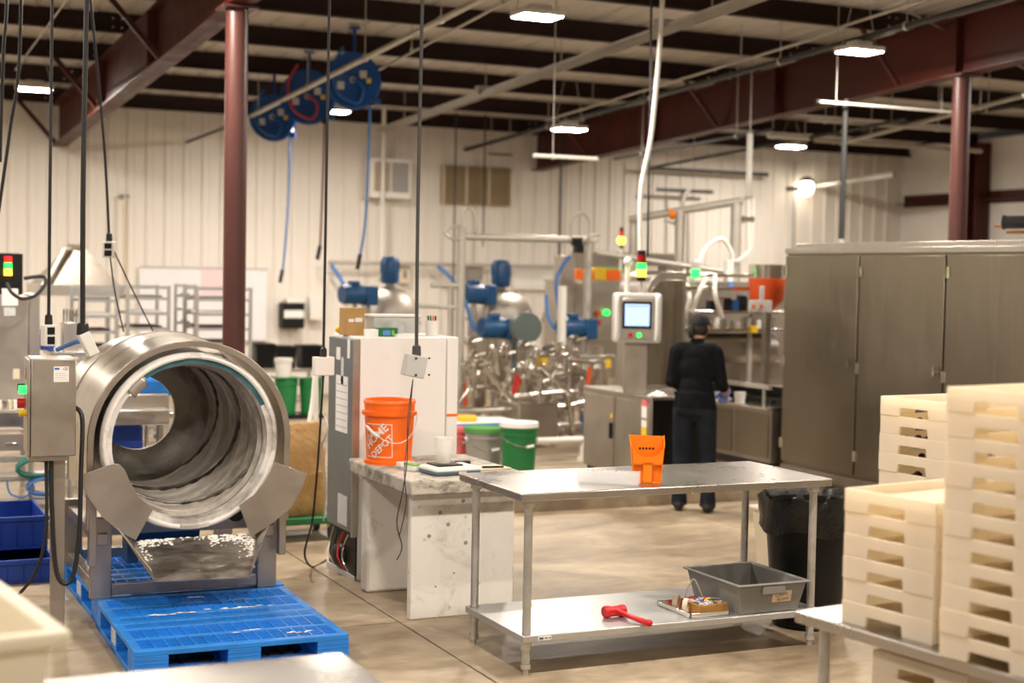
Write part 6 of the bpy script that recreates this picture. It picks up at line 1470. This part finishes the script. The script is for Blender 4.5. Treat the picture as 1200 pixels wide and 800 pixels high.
# white standpipe, stack light post, stainless sink box, white pipe barrier
o = MB().cyl((0, 0, PAD-AY(658, 395, 14.6).z), (0, 0, AY(657, 335, 14.6).z-AY(658, 395, 14.6).z), .05, 14).build('white_standpipe', 'white_pipe', loc=AY(658, 395, 14.6)); tag(o, 'stout white standpipe before the control cabinet', 'pipe')
T = thing('signal_tower', 'far signal tower with amber glow and red top on a thin pole', 'signal light', (AY(728, 290, 17.0).x, 17.0, PAD)); zt = AY(728, 290, 17.0).z-PAD
MB().cyl((0, 0, 0), (0, 0, zt), .015, 8).build('pole', 'grey_box', T); MB().lathe([(0, zt), (.03, zt), (.03, zt+.04), (0, zt+.04)], 12).build('base', 'black_plastic', T)
MB().sphere((0, 0, zt+.09), .055, 14, 10).build('amber_lens', 'led_amber', T); MB().cyl((0, 0, zt+.14), (0, 0, zt+.21), .03, 12).build('red_lens', 'red_lens', T); MB().cyl((0, 0, zt+.21), (0, 0, zt+.26), .028, 12).build('top_cap', 'black_plastic', T)
x0, x1, z0, z1 = RC(608, 654, 474, 514, 14.0)
T = thing('steel_tank_box', 'boxy stainless tank on legs in front of the vessels', 'tank', ((x0+x1)/2, 14.0, PAD)); a = (x1-x0)/2
MB().box(-a, a, 0, .4, z0-PAD, z1-PAD).build('tank', 'steel_dull', T, bevel=.006); MB().box(-a-.01, a+.01, -.01, .41, z1-PAD, z1-PAD+.015).build('rim', 'steel_bright', T)
for sx in (-1, 1):
    for y in (.04, .36): MB().cyl((sx*(a-.04), y, 0), (sx*(a-.04), y, z0-PAD), .02, 10).build('leg', 'steel_dull', T)
T = thing('pipe_barrier', 'low white pipe barrier beside the machine cabinet', 'barrier', (AY(655, 545, 13.0).x, 13.0, PAD))
a, b = AY(622, 517, 13.0), AY(684, 514, 13.0); b.z = a.z; ptube([a, b], .035, 'white_pipe', 'rail', T); ptube([b, (b.x, b.y, PAD)], .035, 'white_pipe', 'post', T); ptube([a, (a.x, a.y, PAD)], .035, 'white_pipe', 'post', T)
MB().cyl((b.x-T.location.x, 0, 0), (b.x-T.location.x, 0, .03), .06, 14).build('foot_flange', 'white_pipe', T)
# ---- buckets with lids in front of the kettles
def bucket_px(u0, u1, vt, vb, Y, m_, lid, lab):
    x0, x1, z0, z1 = RC(u0, u1, vt, vb, Y); r = (x1-x0)/2; return pail((x0+x1)/2, Y, PAD, r*.86, r, z1-PAD, m_, lab, lid)
bucket_px(546, 587, 503, 560, 12.5, 'grey_bucket', 'green_lid', 'grey pail with a green lid behind the stone bench')
bucket_px(588, 627, 497, 560, 12.05, 'green', 'lid_white', 'green pail with a thick white lid behind the work table')
bucket_px(529, 547, 503, 560, 12.75, 'pinkred', 'pinkred', 'red pail half hidden behind the refrigerator')
x0, x1, z0, z1 = RC(520, 600, 492, 520, 13.3)
T = thing('lidded_bin', 'wide pale storage bin with a blue rimmed lid behind the pails', 'bin', ((x0+x1)/2, 13.35, PAD)); a = (x1-x0)/2
MB().taper(-a, a, -.25, .25, 0, z1-PAD-.04, .03).build('bin', 'clear_bin', T, bevel=.01); MB().box(-a-.01, a+.01, -.26, .26, z1-PAD-.04, z1-PAD).build('lid', 'lid_white', T, bevel=.008); MB().box(-a-.015, a*.5, -.27, -.26, z1-PAD-.045, z1-PAD-.012).build('blue_rim', 'light_blue', T)
zl = z1
for (u0, u1, v0, v1, m_, lab) in ((537, 560, 481, 491, 'yellow', 'yellow lid stacked on the pale storage bin'), (530, 549, 492, 498, 'orange', 'orange lid edge beside the pale storage bin')):
    x0, x1, z0, z1 = RC(u0, u1, v0, v1, 13.2); o = MB().lathe([(0, 0), ((x1-x0)/2, 0), ((x1-x0)/2+.01, .02), ((x1-x0)/2, .05), (0, .05)], 24).build('stray_cover', m_, loc=((x0+x1)/2, 13.25, zl+.001 if m_ == 'yellow' else zl+.001)); tag(o, lab, 'lid')
    if m_ == 'orange': o.location.x -= .22
for k in range(4):
    p = AY(570+k*16, 484-(k % 2)*3, 14.2); o = MB().sphere((0, 0, .06), (.14, .1, .06), 14, 8).build('white_sack', 'paper', loc=(p.x, 14.25, PAD+.62)); bpy.data.objects.remove(o)
